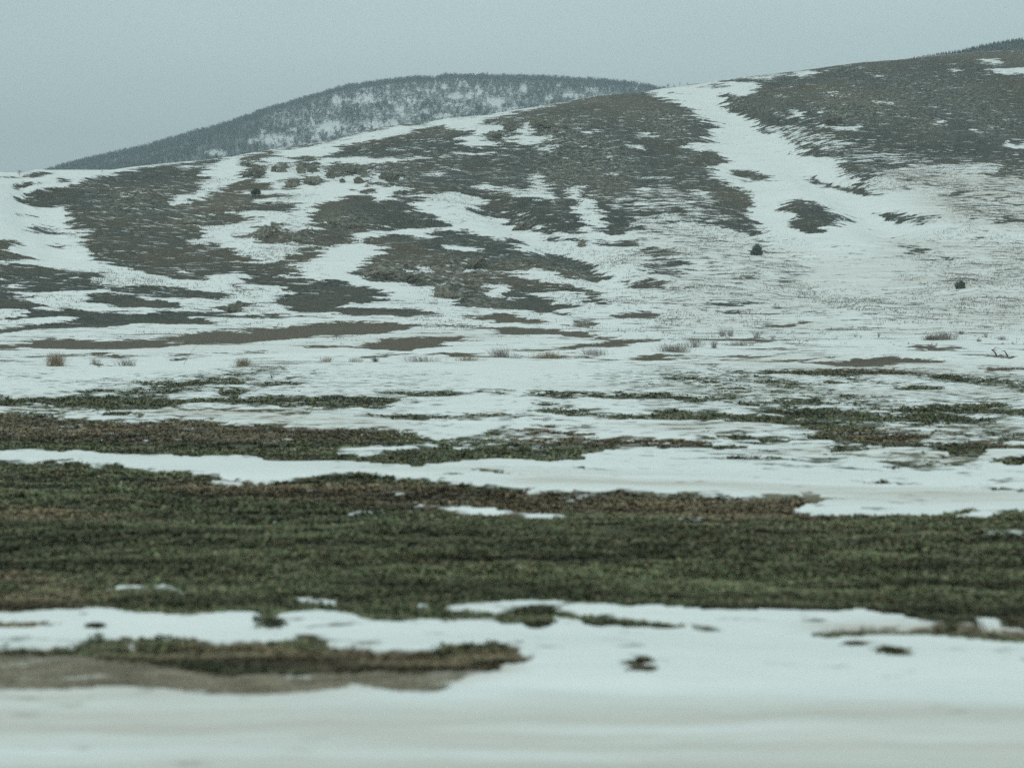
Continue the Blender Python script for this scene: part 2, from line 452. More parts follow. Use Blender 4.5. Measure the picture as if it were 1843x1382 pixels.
polys(S, 'F2', .05, '''
.3:530,80 760,85 900,88 800,90 560,86
.35:320,90 440,92 400,95
.3:600,97 780,98 680,102
.2:1090,95 1300,98 1150,103
1340,113 1480,112 1600,120 1400,119
1500,80 1560,75 1640,88 1560,86
.3:660,125 900,130 1060,135 860,137
0,140 80,130 240,128 400,135 560,140 680,150 820,145 850,150 680,165 520,158 380,152 240,155 0,155
30,183 130,178 200,185 130,192
420,183 480,186 450,188
600,170 880,172 1080,160 1200,168 900,178
0,200 180,195 300,195 400,205 560,197 700,215 850,220 940,225 1060,230 1180,245 1370,250 1280,262 1140,265 940,250 780,243 560,232 400,228 200,222 60,215
0,225 100,232 240,238 80,245 0,243
190,252 330,252 340,258 240,262
900,205 950,190 1100,188 1270,198 1270,212 1500,222 1640,232 1800,242 1650,248 1500,240 1280,232 1080,225 1000,215
1390,195 1460,188 1600,180 1700,185 1780,195 1843,205 1843,228 1700,222 1560,208 1440,205
0,262 160,255 240,275 370,280 480,290 580,290 700,300 640,315 700,322 860,325 820,340 640,335 440,328 350,330 370,345 260,355 230,380 130,385 60,380 0,375
680,290 800,282 1000,295 1020,300 900,310 770,305
1020,280 1140,280 1200,268 1300,270 1540,272 1480,285 1500,290 1380,305 1460,315 1560,320 1690,318 1843,325 1843,338 1740,338 1680,365 1560,355 1500,330 1330,315 1200,310 1100,300
1110,325 1200,320 1320,328 1180,340 1120,340
.25:640,372 760,370 860,365 920,372 840,382 740,378
1750,375 1843,365 1843,400 1790,390
180,420 300,415 380,422 260,426
60,408 150,412 100,415
770,418 810,418 790,425
0,440 60,445 0,448
1220,460 1300,455 1360,450 1400,465 1520,475 1440,478 1300,470
1680,450 1843,452 1843,460 1720,458
1560,480 1700,480 1843,485 1843,500 1640,488
0,495 60,510 180,500 280,505 420,503 540,515 700,520 800,530 920,528 1060,522 1130,520 1160,545 1060,575 1020,580 1070,600 1200,592 1360,585 1500,585 1560,572 1640,560 1640,580 1600,595 1700,590 1740,575 1843,575 1843,722 0,722
''')
polys(S, 'F2', .95, '''
0,590 130,595 250,602 150,605 0,600
170,625 270,628 200,630
580,622 640,612 740,612 720,622
.55:1640,645 1680,635 1760,645 1843,640 1843,655 1720,665
340,608 400,609 370,612
440,616 510,617 470,620
''')
polys(S, 'F2', .80, '''500,335 900,340 1350,345 1720,370 1700,430 900,400 400,380 380,350''')
for _p in ('640,372 760,370 860,365 920,372 840,382 740,378', '1050,335 1200,330 1280,335 1180,342', '770,418 810,418 790,425'):
    polys(S, 'F2', .15, _p)
polys(K, 'F2', .42, '''380,320 1720,340 1700,430 400,400''')
polys(S, 'F3', .05, '''
0,0 1843,0 1843,215 1700,222 1600,240 1560,250 1843,250 1843,270 1700,275 1560,278 1420,282 1200,275 1130,268 1000,285 1000,305 950,312 900,305 940,280 860,272 700,272 500,268 330,265 270,262 180,268 110,272 70,268 0,262
0,310 150,305 250,318 130,325 0,330
330,355 500,352 620,355 720,372 860,370 1000,362 1150,358 1200,375 1280,388 1450,395 1560,395 1620,365 1843,360 1843,460 1740,470 1620,540 1430,545 1200,530 1230,545 1100,565 900,575 700,565 500,545 300,540 120,540 60,548 0,540 0,400 200,400 260,392
.25:300,290 340,275 375,295
.45:190,285 240,282 220,292
.5:1330,350 1440,350 1400,356
.3:1450,330 1510,340 1470,343
.4:1690,335 1760,335 1730,345
1760,290 1780,265 1843,262 1843,298
.55:650,585 760,590 700,594
''')
polys(S, 'F3', .95, '''
.8:340,185 560,183 640,175 750,182 560,190 480,192
990,222 1170,228 1150,236 1060,234
1480,235 1570,240 1500,245
1590,238 1700,225 1843,217 1843,228 1700,243
.7:780,500 1000,500 1100,520 1000,522 850,515
.7:780,415 860,422 800,428
.7:430,385 520,388 470,395
''')
polys(S, 'F4', .05, '''
0,0 1843,0 1843,300 1810,300 1780,270 1680,262 1640,290 1560,285 1460,285 1400,265 1320,262 1310,245 1200,240 1150,235 1050,228 960,228 900,235 760,232 560,228 340,225 200,225 100,218 0,212
0,232 120,235 210,262 380,270 560,290 560,305 400,315 280,310 230,290 120,270 150,285 140,310 40,315 0,295
.35:560,290 640,290 760,315 700,318 600,305
.4:1040,268 1130,265 1180,275 1100,273
1060,320 1130,300 1200,290 1340,290 1450,300 1560,285 1620,290 1700,300 1843,310 1843,340 1700,345 1560,335 1400,330 1200,328 1080,325
380,330 490,332 480,338 400,338
.15:1190,350 1270,352 1240,358
.15:1310,380 1380,380 1440,390 1340,390
.2:1760,405 1843,408 1800,415
0,360 90,360 110,368 30,372 60,410 130,415 80,438 0,442
.3:430,420 510,415 510,428
.15:380,445 450,437 510,448 470,455
.35:210,440 280,440 240,444
''')
polys(S, 'F4', .95, '''
1340,282 1450,290 1440,300 1360,298
1550,285 1620,282 1640,292 1580,300
1670,270 1770,268 1790,290 1720,300
1340,262 1390,268 1370,278 1320,275
''')
polys(K, 'P', .28, '''0,900 1843,900 1843,1240 0,1240''')
polys(K, 'P', .13, '''1000,1230 1843,1180 1843,1382 0,1382 0,1290 700,1275''')
polys(K, 'P', .42, '''0,1165 900,1180 900,1250 500,1280 0,1270''')
# brown stubble among the green crop, tan gravel verge
polys(B, 'F1', 1, '''
0,205 400,240 900,250 1500,270 1250,300 500,325 0,290
.8:500,440 800,450 1300,455 1843,520 1843,600 1500,575 1200,545 800,520 600,490
.6:1230,215 1843,215 1843,240 1300,230
.5:0,540 500,560 900,620 500,640 0,600
.6:600,195 1200,195 1200,210 700,210''')
polys(B, 'F2', 1, '''
0,505 600,520 1130,525 1050,600 500,580 0,590
1020,268 1550,268 1843,320 1843,340 1250,315
0,265 700,300 860,325 400,330 0,310
.5:0,420 0,421 1,421''')
polys(B, 'F3', 1, '''320,352 620,352 1200,370 1560,395 1843,360 1843,440 1500,450 1000,440 600,440 300,420
.5:0,100 300,150 600,240 200,270 0,262
0,305 260,305 250,335 0,335''')
polys(B, 'F4', .9, '''0,355 130,360 130,440 0,442
1060,285 1843,290 1843,345 1060,330
.6:560,280 800,290 760,320 560,310''')
polys(B, 'P', 1, '''0,598 620,570 1843,560 1843,680 1300,660 0,650''')
polys(B, 'T1', .9, '''1120,740 1300,700 1600,710 1300,745 1250,840 900,850 930,812
900,668 1060,670 1000,720 900,700
1650,700 1843,700 1843,892 1650,892''')
polys(B, 'T3', 1, '''1480,160 1843,150 1843,230 1740,230 1500,190
960,205 1120,205 1150,240 1000,245
1100,262 1250,262 1200,275 1120,272''')
polys(B, 'T2', .8, '''500,380 620,385 600,430 480,460
1180,240 1650,200 1740,300 1400,330''')
polys(B, 'T4', .8, '''880,20 1100,60 1060,120 850,130
0,470 250,505 100,520 0,505
680,480 1000,505 850,525 620,515''')
polys(A, 'F3', 1, '''0,395 260,395 700,450 780,470 1000,470 1300,455 1843,455 1843,480 1620,545 1100,575 0,550
.6:1200,360 1000,365 1050,380''')
polys(A, 'F4', .7, '''1060,300 1340,290 1843,320 1843,345 1060,330
.62:0,560 1843,600 1843,803 0,803''')
polys(A, 'F3', .62, '''0,560 1843,590 1843,805 0,805''')
polys(A, 'F1', .8, '''500,195 1000,205 1400,235 1500,262 1000,245 600,220
.5:0,185 500,200 300,200 0,195
.4:1000,388 1843,410 1843,440 1000,395''')
polys(A, 'F2', .7, '''0,425 500,435 1100,460 1843,510 1843,540 1200,530 700,505 0,470
.7:340,235 800,250 1100,262 700,280 300,262
.5:900,330 1300,340 1700,370 1650,400 1000,370
.6:1500,340 1800,345 1800,365 1600,355
.35:0,100 1843,130 1843,160 0,120
.5:1560,250 1843,255 1843,280 1500,265''')
polys(A, 'P', .6, '''0,628 400,634 900,612 1000,598 820,600 500,622 300,620
.5:1200,655 1430,640 1650,655 1843,662 1843,672 1400,665
.35:1140,400 1240,400 1400,440 1600,480 1500,600 1250,600 1150,480
.7:1560,300 1843,310 1843,420 1700,400 1620,350
.5:1560,420 1843,440 1843,600 1600,600''')
# rock showing through the turf
polys(R, 'T2', .9, '''1000,340 1100,320 1300,330 1330,420 1200,500 1050,460
.9:760,340 900,330 1000,420 900,480 800,460
.7:1100,470 1500,440 1600,560 1500,760 1100,700 1000,560
.6:1500,280 1843,280 1843,480 1650,440
.7:100,580 420,580 420,760 100,740''')
polys(R, 'T3', .7, '''750,330 1000,340 1300,480 1500,640 1200,560 800,540 700,420
.6:1150,280 1600,330 1843,560 1700,640 1400,480 1100,400
.5:250,400 600,380 600,480 400,520''')
polys(R, 'T5', .9, '''90,290 300,280 600,240 900,330 700,430 380,400 130,370
.9:500,400 800,440 950,520 740,530 610,490
.7:730,250 1000,260 1340,320 1400,370 1000,330
.8:920,70 1130,120 1050,130 930,100
.8:1240,150 1310,150 1330,195 1280,195
.7:0,0 200,20 150,120 0,100
.8:1120,420 1420,450 1380,470 1150,440''')
polys(R, 'T4', .9, '''1280,140 1400,80 1530,70 1640,90 1700,180 1600,195 1400,170
.9:1160,525 1280,490 1310,510 1290,545
1740,40 1843,20 1843,90 1740,100
.8:940,50 1060,50 1080,80 940,85''')
polys(R, 'T7', .8, '''240,120 1200,110 1700,200 1700,340 1200,360 600,320 300,360
.9:1180,730 1450,740 1600,890 1150,880
.5:0,560 400,600 250,760 0,800''')
polys(R, 'T1', .6, '''500,720 900,700 880,860 560,860''')
def blur(a, rx, ry, it=2):
    for _ in range(it):
        for ax, r in ((1, rx), (0, ry)):
            if r < 1: continue
            p = np.pad(a, [(r, r) if i == ax else (0, 0) for i in (0, 1)], 'edge')
            a = sum(np.take(p, range(i, i+a.shape[ax]), axis=ax) for i in range(2*r+1))/(2*r+1)
    return a
S[268:337] = np.minimum(S[268:337], .84); K[268:337] = np.maximum(K[268:337], .36); _b = S[268:350]; K[268:350] = np.where(_b < .25, .16, K[268:350]); S[268:350] = np.where(_b < .25, -.10, _b)
S[215:300, 560:] = np.minimum(S[215:300, 560:], .85)
S[337:392] = np.minimum(S[337:392], .78); S[337:400, 560:] = np.minimum(S[337:400, 560:], .78); K[334:402] = np.maximum(K[334:402], .42)
S = .45*blur(S, 1, 0, 1)+.55*blur(S, 4, 1, 2); K = blur(K, 9, 4); B = blur(B, 12, 3); A = blur(A, 16, 3); R = blur(R, 7, 4)
def lookup(arr, px, py):
    x = np.asarray(px)/2-.5; y = np.asarray(py)/2-.5
    mx, my = W2-1.001, H2-1.001
    x = np.abs(x) % (2*mx); x = np.where(x > mx, 2*mx-x, x)
    y = np.clip(y, 0, my)
    xi = x.astype(int); yi = y.astype(int); fx = x-xi; fy = y-yi
    return (arr[yi, xi]*(1-fx)+arr[yi, xi+1]*fx)*(1-fy)+(arr[yi+1, xi]*(1-fx)+arr[yi+1, xi+1]*fx)*fy

# ------------------------------------------------------------------ materials
def newmat(name):
    m = bpy.data.materials.new(name); m.use_nodes = True
    n = m.node_tree; return m, n.nodes, n.links, n.nodes['Principled BSDF']
def nn(N, t, **kw):
    o = N.new(t)
    for k, v in kw.items(): setattr(o, k, v)
    return o
def mth(N, L, op, a, b=None, clamp=False):
    o = N.new('ShaderNodeMath'); o.operation = op; o.use_clamp = clamp
    for i, v in enumerate((a, b)):
        if v is None: continue
        if isinstance(v, (int, float)): o.inputs[i].default_value = v
        else: L.new(v, o.inputs[i])
    return o.outputs[0]
def cmix(N, L, f, a, b):
    o = N.new('ShaderNodeMix'); o.data_type = 'RGBA'
    for i, v in ((0, f), (6, a), (7, b)):
        if isinstance(v, (int, float)): o.inputs[i].default_value = v
        elif isinstance(v, tuple): o.inputs[i].default_value = (*v, 1)
        else: L.new(v, o.inputs[i])
    return o.outputs[2]
def noise(N, L, vec, scale, detail=4, rough=.5):
    o = N.new('ShaderNodeTexNoise'); o.inputs['Scale'].default_value = scale
    o.inputs['Detail'].default_value = detail; o.inputs['Roughness'].default_value = rough
    L.new(vec, o.inputs['Vector']); return o.outputs[0]
def mapping(N, L, vec, sc):
    o = N.new('ShaderNodeMapping'); o.inputs['Scale'].default_value = sc; L.new(vec, o.inputs[0]); return o.outputs[0]
def mrange(N, L, v, a, b, c=0, d=1):
    o = N.new('ShaderNodeMapRange'); L.new(v, o.inputs[0])
    for i, q in enumerate((a, b, c, d)): o.inputs[i+1].default_value = q
    return o.outputs[0]

def ground_material():
    m, N, L, bs = newmat('snow_and_turf')
    geo = N.new('ShaderNodeNewGeometry'); P = geo.outputs['Position']
    a1 = nn(N, 'ShaderNodeAttribute', attribute_name='cover'); a2 = nn(N, 'ShaderNodeAttribute', attribute_name='soil')
    s1 = N.new('ShaderNodeSeparateColor'); L.new(a1.outputs['Color'], s1.inputs[0])
    s2 = N.new('ShaderNodeSeparateColor'); L.new(a2.outputs['Color'], s2.inputs[0])
    Sv, Kv, Near = s1.outputs; Bv, Av, Rv = s2.outputs
    pf = mapping(N, L, P, (.30, .8, .8)); pn = mapping(N, L, P, (.55, 1, 1))
    n_far = noise(N, L, pf, 1.1, 9, .68)
    n_near = noise(N, L, pn, 3.0, 6, .6)
    nmix = N.new('ShaderNodeMix'); nmix.data_type = 'FLOAT'
    L.new(Near, nmix.inputs[0]); L.new(n_far, nmix.inputs[2]); L.new(n_near, nmix.inputs[3])
    nv = mth(N, L, 'SUBTRACT', nmix.outputs[0], .5)
    val = mth(N, L, 'ADD', mth(N, L, 'SUBTRACT', Sv, .5), mth(N, L, 'MULTIPLY', mth(N, L, 'MULTIPLY', nv, Kv), 9.5))
    edge = noise(N, L, mapping(N, L, P, (.35, 1, 1)), 9, 6, .65)
    val = mth(N, L, 'ADD', val, mth(N, L, 'MULTIPLY', mth(N, L, 'SUBTRACT', edge, .5), mth(N, L, 'MULTIPLY', Near, 1.1)))
    hf = noise(N, L, mapping(N, L, P, (.22, .8, .8)), 5.5, 5, .75)
    hf = mth(N, L, 'MULTIPLY', mth(N, L, 'SUBTRACT', hf, .5), mth(N, L, 'MULTIPLY', mth(N, L, 'SUBTRACT', 1.0, Near), 1.5))
    val = mth(N, L, 'ADD', val, hf)
    smr = N.new('ShaderNodeMapRange'); L.new(val, smr.inputs[0])
    L.new(mrange(N, L, Near, 0, 1, -.05, -.14), smr.inputs[1]); L.new(mrange(N, L, Near, 0, 1, .07, .20), smr.inputs[2])
    snow = smr.outputs[0]
    # bare ground
    big = noise(N, L, P, .035, 5, .6); mid = noise(N, L, mapping(N, L, P, (.6, 1, 1)), .45, 6, .65); fine = noise(N, L, P, 2.6, 6, .7)
    hillg = cmix(N, L, mrange(N, L, mid, .35, .65), (.024, .033, .026), (.044, .047, .034))
    hillg = cmix(N, L, mrange(N, L, big, .45, .65), hillg, (.074, .057, .033))
    tuft = noise(N, L, mapping(N, L, P, (.8, .9, .9)), 1.5, 5, .75)
    hillg = cmix(N, L, mth(N, L, 'MULTIPLY', mrange(N, L, tuft, .52, .66), .8), hillg, (.125, .125, .098))
    hillg = cmix(N, L, mth(N, L, 'MULTIPLY', mrange(N, L, tuft, .47, .36), .85), hillg, (.020, .024, .020))
    brown = cmix(N, L, mrange(N, L, fine, .35, .7), (.085, .068, .045), (.155, .122, .078))
    hillg = cmix(N, L, mth(N, L, 'MULTIPLY', Bv, .65), hillg, brown)
    fieldg = cmix(N, L, mrange(N, L, fine, .35, .7), (.045, .054, .034), (.085, .092, .052))
    fieldg = cmix(N, L, Bv, fieldg, brown)
    gcol = cmix(N, L, Near, hillg, fieldg)
    tan = cmix(N, L, mrange(N, L, noise(N, L, mapping(N, L, P, (.25, 1, 1)), 7, 8, .75), .38, .64), (.14, .122, .085), (.36, .315, .235))
    gcol = cmix(N, L, mth(N, L, 'MULTIPLY', Av, Near), gcol, tan)
    rock_n = noise(N, L, P, 1.2, 8, .7)
    rockc = cmix(N, L, mrange(N, L, rock_n, .4, .62), (.065, .068, .056), (.27, .26, .215))
    rk = mth(N, L, 'MULTIPLY', mrange(N, L, rock_n, .47, .56), Rv)
    gcol = cmix(N, L, rk, gcol, rockc)
    # snow
    sn_n = noise(N, L, mapping(N, L, P, (.12, 1, 1)), .9, 6, .6)
    sn = cmix(N, L, mrange(N, L, sn_n, .35, .65), (.80, .83, .82), (.72, .755, .745))
    dirt_n = noise(N, L, mapping(N, L, P, (.06, .8, 1)), 1.6, 6, .65)
    dirt = mth(N, L, 'MULTIPLY', mrange(N, L, dirt_n, .38, .60), mth(N, L, 'ADD', Av, .05), True)
    sn = cmix(N, L, dirt, sn, (.47, .42, .355))
    spk = noise(N, L, mapping(N, L, P, (.5, .8, 1)), 2.4, 5, .8)           # stalks poking through
    far1 = mth(N, L, 'SUBTRACT', 1.0, Near)
    sp = mth(N, L, 'MULTIPLY', mrange(N, L, spk, .56, .72), mth(N, L, 'MULTIPLY', mrange(N, L, Kv, .22, .42), far1))
    sn = cmix(N, L, mth(N, L, 'MULTIPLY', sp, .75), sn, (.30, .255, .19))
    col = cmix(N, L, snow, gcol, sn)
    L.new(col, bs.inputs['Base Color'])
    bs.inputs['Roughness'].default_value = .8
    bs.inputs['Specular IOR Level'].default_value = .25
    bmp = N.new('ShaderNodeBump'); bmp.inputs['Strength'].default_value = .5; bmp.inputs['Distance'].default_value = .10
    h = mth(N, L, 'ADD', mth(N, L, 'MULTIPLY', snow, .8), mth(N, L, 'MULTIPLY', fine, mrange(N, L, snow, 0, 1, 1.6, .18)))
    h = mth(N, L, 'ADD', h, mth(N, L, 'MULTIPLY', mth(N, L, 'MULTIPLY', rock_n, Rv), 6))
    L.new(h, bmp.inputs['Height']); L.new(bmp.outputs[0], bs.inputs['Normal'])
    return m
GROUND = ground_material()

def leaf_material(name):
    m, N, L, bs = newmat(name)
    a = nn(N, 'ShaderNodeAttribute', attribute_name='tint')
    geo = N.new('ShaderNodeNewGeometry')
    n = noise(N, L, geo.outputs['Position'], 9, 3, .6)
    o = N.new('ShaderNodeVectorMath'); o.operation = 'SCALE'
    L.new(a.outputs['Color'], o.inputs[0]); L.new(mrange(N, L, n, .3, .7, .75, 1.25), o.inputs['Scale'])
    L.new(o.outputs[0], bs.inputs['Base Color']); bs.inputs['Roughness'].default_value = .7
    bs.inputs['Specular IOR Level'].default_value = .2
    return m
LEAF = leaf_material('crop_leaf')
def plain(name, c1, c2, scale=3, rough=.85, bump=0.0, detail=6):
    m, N, L, bs = newmat(name)
    tcn = N.new('ShaderNodeTexCoord')
    n = noise(N, L, tcn.outputs['Object'], scale, detail, .65)
    L.new(cmix(N, L, mrange(N, L, n, .35, .65), c1, c2), bs.inputs['Base Color'])
    bs.inputs['Roughness'].default_value = rough; bs.inputs['Specular IOR Level'].default_value = .2
    if bump:
        b = N.new('ShaderNodeBump'); b.inputs['Strength'].default_value = .8; b.inputs['Distance'].default_value = bump
        L.new(n, b.inputs['Height']); L.new(b.outputs[0], bs.inputs['Normal'])
    return m
STRAW = plain('dry_straw', (.21, .165, .11), (.36, .29, .195), 2)
TWIG = plain('grey_twig', (.15, .135, .12), (.27, .24, .205), 2)
BARK = plain('dark_bark', (.03, .028, .024), (.06, .055, .045), 3)
FWOOD = plain('haze_tinted_wood', (.078, .094, .11), (.12, .135, .15), .02)  # bare far trees, with the blue of distance haze mixed into the wood colour
PINE = plain('conifer_needles', (.018, .030, .020), (.035, .05, .032), .05)
NEEDLE = plain('juniper_needles', (.11, .15, .125), (.19, .235, .18), 4)
ROCK = plain('weathered_rock', (.11, .112, .088), (.30, .29, .24), 1.6, .9, .25, 8)
DROCK = plain('dark_lichen_rock', (.075, .078, .060), (.22, .21, .17), 1.8, .9, .25, 8)

# ------------------------------------------------------------------ terrain: field, foot slope and near hill
ridge_px = np.array([(0,314),(44,315),(64,309),(91,310),(202,309),(242,303),(289,298),(336,293),(370,290),(400,286),(417,284),(464,275),(521,265),(572,257),(610,251),(677,231),(721,225),(771,221),(808,214),(886,207),(930,199),(980,191),(1030,181),(1081,172),(1162,165),(1223,154),(1277,148),(1331,140),(1425,129),(1465,124),(1509,118),(1553,112),(1627,107),(1670,101),(1711,98),(1761,92),(1843,90)], float)
ru, re_ = ray(ridge_px[:, 0], ridge_px[:, 1])
ru = np.concatenate(([-1.7, -.7, -.45], ru, [.42, .6, 1.7])); re_ = np.concatenate(([.02, .055, .085], re_, [.186, .17, .10]))
def ridge_e(u): return np.interp(u, ru, re_)
def ridge_R(u): return np.interp(u, [-1.7, -.36, -.1, .1, .36, 1.7], [200, 235, 330, 390, 430, 520])
B0, BD = 78.0, 128.0
core = np.linspace(-.375, .375, 760)
side = np.concatenate((np.linspace(.385, .6, 40), np.linspace(.63, 1.7, 24)))
U = np.concatenate((-side[::-1], core, side))
pyr = np.concatenate((np.linspace(3200, 1480, 40)[:-1], np.linspace(1480, 700, 330)[:-1], np.linspace(700, 658, 60)))
yf = HC*FP/(pyr-580); yf = yf[yf < B0-.5]; nf = len(yf)
yf2 = np.linspace(B0, BD, 90)[:-1]
tt = np.concatenate((np.linspace(0, .85, 500)[:-1], np.linspace(.85, 1, 130)))
tb = np.concatenate((np.linspace(1, 1.06, 20)[1:], np.linspace(1.09, 7, 60)))
UU = U[None, :]
Rr = ridge_R(UU)
Y = np.concatenate((np.repeat(yf[:, None], len(U), 1), np.repeat(yf2[:, None], len(U), 1), BD+(Rr-BD)*tt[:, None], Rr+(Rr*(tb[:, None]-1))), 0)
T = (Y-BD)/(Rr-BD); Ub = np.repeat(UU, Y.shape[0], 0); X = Ub*Y
er = ridge_e(Ub)
eb = np.interp(Ub, [-.4, 0, .4], [.0015, .000, -.002])
fld = -HC+(HC+eb*Y)*sst(B0-2, BD+14, Y)**.9
fld = -HC + (HC + eb*BD)*sst(B0-4, BD+22, Y)
g = 1-(1-np.clip(T, 0, 1)**1.12)**1.45
er_s = er
zh = (eb*0+(er_s)*g)*Y
Zp = fld+zh
over = np.clip(Y-Rr, 0, None)
kk = .0012; lin = .16
drop = np.where(over < lin/(2*kk)*1.0, kk*over**2, kk*(lin/(2*kk))**2+lin*(over-lin/(2*kk)))
Zp_r = (er*Rr+ (er)*over)-drop
topz = fld+er*Y-drop
Zp = np.where(Y > Rr, topz, Zp)
# relief
hm = sst(BD-25, BD+60, Y)*(1-.9*sst(.86, .99, T))
rel = hm*(2.2*fbm(X/38, Y/48, 3)+.7*fbm(X/11+3, Y/13, 4))
# gullies that hold the snow
def gully(x0, y0, x1, y1, wd, dp):
    PXc = 921.5+FP*Ub; PYc = 580-FP*Zp/Y
    t = np.clip((PYc-y0)/(y1-y0), 0, 1); cx = x0+(x1-x0)*t
    return -dp*np.exp(-((PXc-cx)/wd)**2)*sst(0, .15, t)*(1-sst(.9, 1, t))*(Y < Rr)
rel = rel+gully(1270, 160, 1620, 430, 60, 2.2)+gully(1290, 200, 1390, 420, 45, 1.2)+gully(60, 330, 120, 480, 60, 1.2)+gully(820, 350, 1150, 520, 45, 1.4)
Zp = Zp+rel
# low snowy bank at the foot of the slope and ploughing relief in the field
bank = .28*np.exp(-((Y-(86+6*fbm(X/30, X*0, 2)))/2.2)**2)*np.clip(.6+1.6*fbm(X/6, X*0+5, 3), 0, 1.6)
Zp = Zp+bank
fm = 1-sst(60, 90, Y)
Zp = Zp+fm*(.10*fbm(X/5, Y/3, 3)*sst(9, 16, Y)+.035*fbm(X/.9, Y/.55, 4)+.02*fbm(X/6, Y/.35+2, 3))
Zp = np.maximum(Zp, -HC-.35)
PX, PY = proj(X, Y, Zp)
fq = sst(50, 100, Y)
wx = 34*(fbm(X/6, Y/1.3, 5, .62)*fq+fbm(X/1.3, Y/.55, 4, .6)*(1-fq)*np.clip(30/Y, .6, 1.6)); wy = 4*fbm(X/5+40, Y/5, 5, .65)*fq+(5*fbm(X/.9, Y/.7+7, 4, .6)+22*fbm(X/2.6, Y/9+3, 4, .6)*np.clip(14/Y, 0, 1))*(1-fq)
PXw, PYw = PX+wx, PY+wy
beyond = (Y > Rr)
PYw = np.where(beyond, np.maximum(PYw, 100), PYw)
cS = lookup(S, PXw, PYw); cK = lookup(K, PXw, PYw); cB = lookup(B, PX, PY); cA = lookup(A, PX, PY); cR = lookup(R, PX, PY)
rim = np.exp(-((T-.996)/.010)**2)*sst(350, 430, PX)*(T < 1.02)
cS = cS-rim*.75*sst(-.22, .12, fbm(X/9, Y/30, 3)); cB = np.maximum(cB, rim*.9)
cS = np.where(beyond & (T > 1.012), .35+.6*np.clip(.5+fbm(X/20, Y/20, 3), 0, 1), cS)
near = 1-sst(62, 84, Y)
cS = cS+(1-sst(112, 150, Y))*np.clip(cK-.2, 0, 1)*4.8*fbm(X/9, Y/np.clip(Y/34, .5, 2.4), 5, .62)*sst(14, 26, Y)+near*.30*fbm(X/.8, Y/.5, 4, .6)
Zr = hm*cR*(.9*np.abs(fbm(X/2.2, Y/2.6, 4, .6))+.3*fbm(X/.9, Y/1.1, 2))
Zp = Zp+Zr*(cS < .6)
Zp = Zp+sst(.35, .65, cS)*(.05*near+.12*(1-near))
nr, nc = Y.shape
V = np.stack((X, Y, Zp+HC), -1).reshape(-1, 3)
ii = (np.arange(nr-1)[:, None]*nc+np.arange(nc-1)[None, :]).ravel()
F = np.stack((ii, ii+1, ii+nc+1, ii+nc), 1)
terr = mesh_obj('hillside_ground', V, F, GROUND, smooth=True)
tag(terr, kind='structure')
vattr(terr, 'cover', np.stack((cS, cK, near), -1).reshape(-1, 3))
vattr(terr, 'soil', np.stack((cB, cA, cR), -1).reshape(-1, 3))
# plain snowfield sheet under and behind everything, out to the horizon
gs = 6000
sheet = mesh_obj('snow_plain', [(-gs, -gs, -.5), (gs, -gs, -.5), (gs, gs, -.5), (-gs, gs, -.5)], [(0, 1, 2, 3)],
                 plain('old_snow', (.72, .75, .745), (.80, .82, .81), .02), )
tag(sheet, kind='structure')

PXg, PYg = proj(X, Y, Zp)
def ground_at(px, py):
    u, _ = ray(px, py); j = int(np.argmin(np.abs(U-u)))
    col = PYg[:, j]; i = int(np.argmax(col <= py))
    return np.array((X[i, j], Y[i, j], Zp[i, j]+HC))

# ------------------------------------------------------------------ far wooded mountain and far conifer ridge
def far_hill(name, sil, y0, y1, zb, mat, ncol=460, nrow=140):
    sil = np.array(sil, float); su, se = ray(sil[:, 0], sil[:, 1])
    us = np.linspace(su[0], su[-1], ncol); es = np.interp(us, su, se)
    t = np.concatenate((np.linspace(0, 1, nrow), np.linspace(1.03, 1.8, 14)))[:, None]
    yy = y0+(y1-y0)*t; xx = us[None, :]*yy
    zt = es[None, :]*y1
    zz = np.where(t <= 1, zb+(zt-zb)*(1-(1-np.clip(t, 0, 1))**1.5), zt-(yy-y1)**2*.0006)
    zz = zz+10*fbm(xx/90, yy/110, 4)*np.clip(1.05-t, 0, 1)*(t < 1)
    zz = np.maximum(zz, -HC-3)
    Vm = np.stack((xx, yy+0*xx, zz+HC), -1).reshape(-1, 3)
    nr_, nc_ = xx.shape[0], ncol
    i_ = (np.arange(nr_-1)[:, None]*nc_+np.arange(nc_-1)[None, :]).ravel()
    o = mesh_obj(name, Vm, np.stack((i_, i_+1, i_+nc_+1, i_+nc_), 1), mat, smooth=True)
    tag(o, kind='structure')
    return o, xx, yy+0*xx, zz+HC
def mountain_material():
    m, N, L, bs = newmat('mountain_snow_and_brush')
    geo = N.new('ShaderNodeNewGeometry'); P = geo.outputs['Position']
    a1 = nn(N, 'ShaderNodeAttribute', attribute_name='brush')
    s1 = N.new('ShaderNodeSeparateColor'); L.new(a1.outputs['Color'], s1.inputs[0])
    n = noise(N, L, mapping(N, L, P, (1, .5, .35)), .30, 6, .75)
    f = mrange(N, L, mth(N, L, 'ADD', s1.outputs[0], mth(N, L, 'MULTIPLY', mth(N, L, 'SUBTRACT', n, .5), 3.0)), .3, .75)
    L.new(cmix(N, L, f, (.70, .73, .74), (.15, .17, .18)), bs.inputs['Base Color']); bs.inputs['Roughness'].default_value = .9
    return m
snowm = mountain_material()
msil = [(-420,470),(-200,400),(0,345),(110,312),(200,291),(260,279),(310,264),(390,243),(450,223),(500,207),(560,190),(620,173),(700,161),(760,155),(783,158),(800,152),(950,154),(1060,160),(1110,164),(1150,168),(1190,176),(1260,186),(1400,205),(1600,245),(1800,300)]
mount, mx_, my_, mz_ = far_hill('mountain', msil, 760, 1500, 20, snowm)
FLOOR = plain('forest_floor', (.03, .038, .032), (.05, .06, .05), .02)
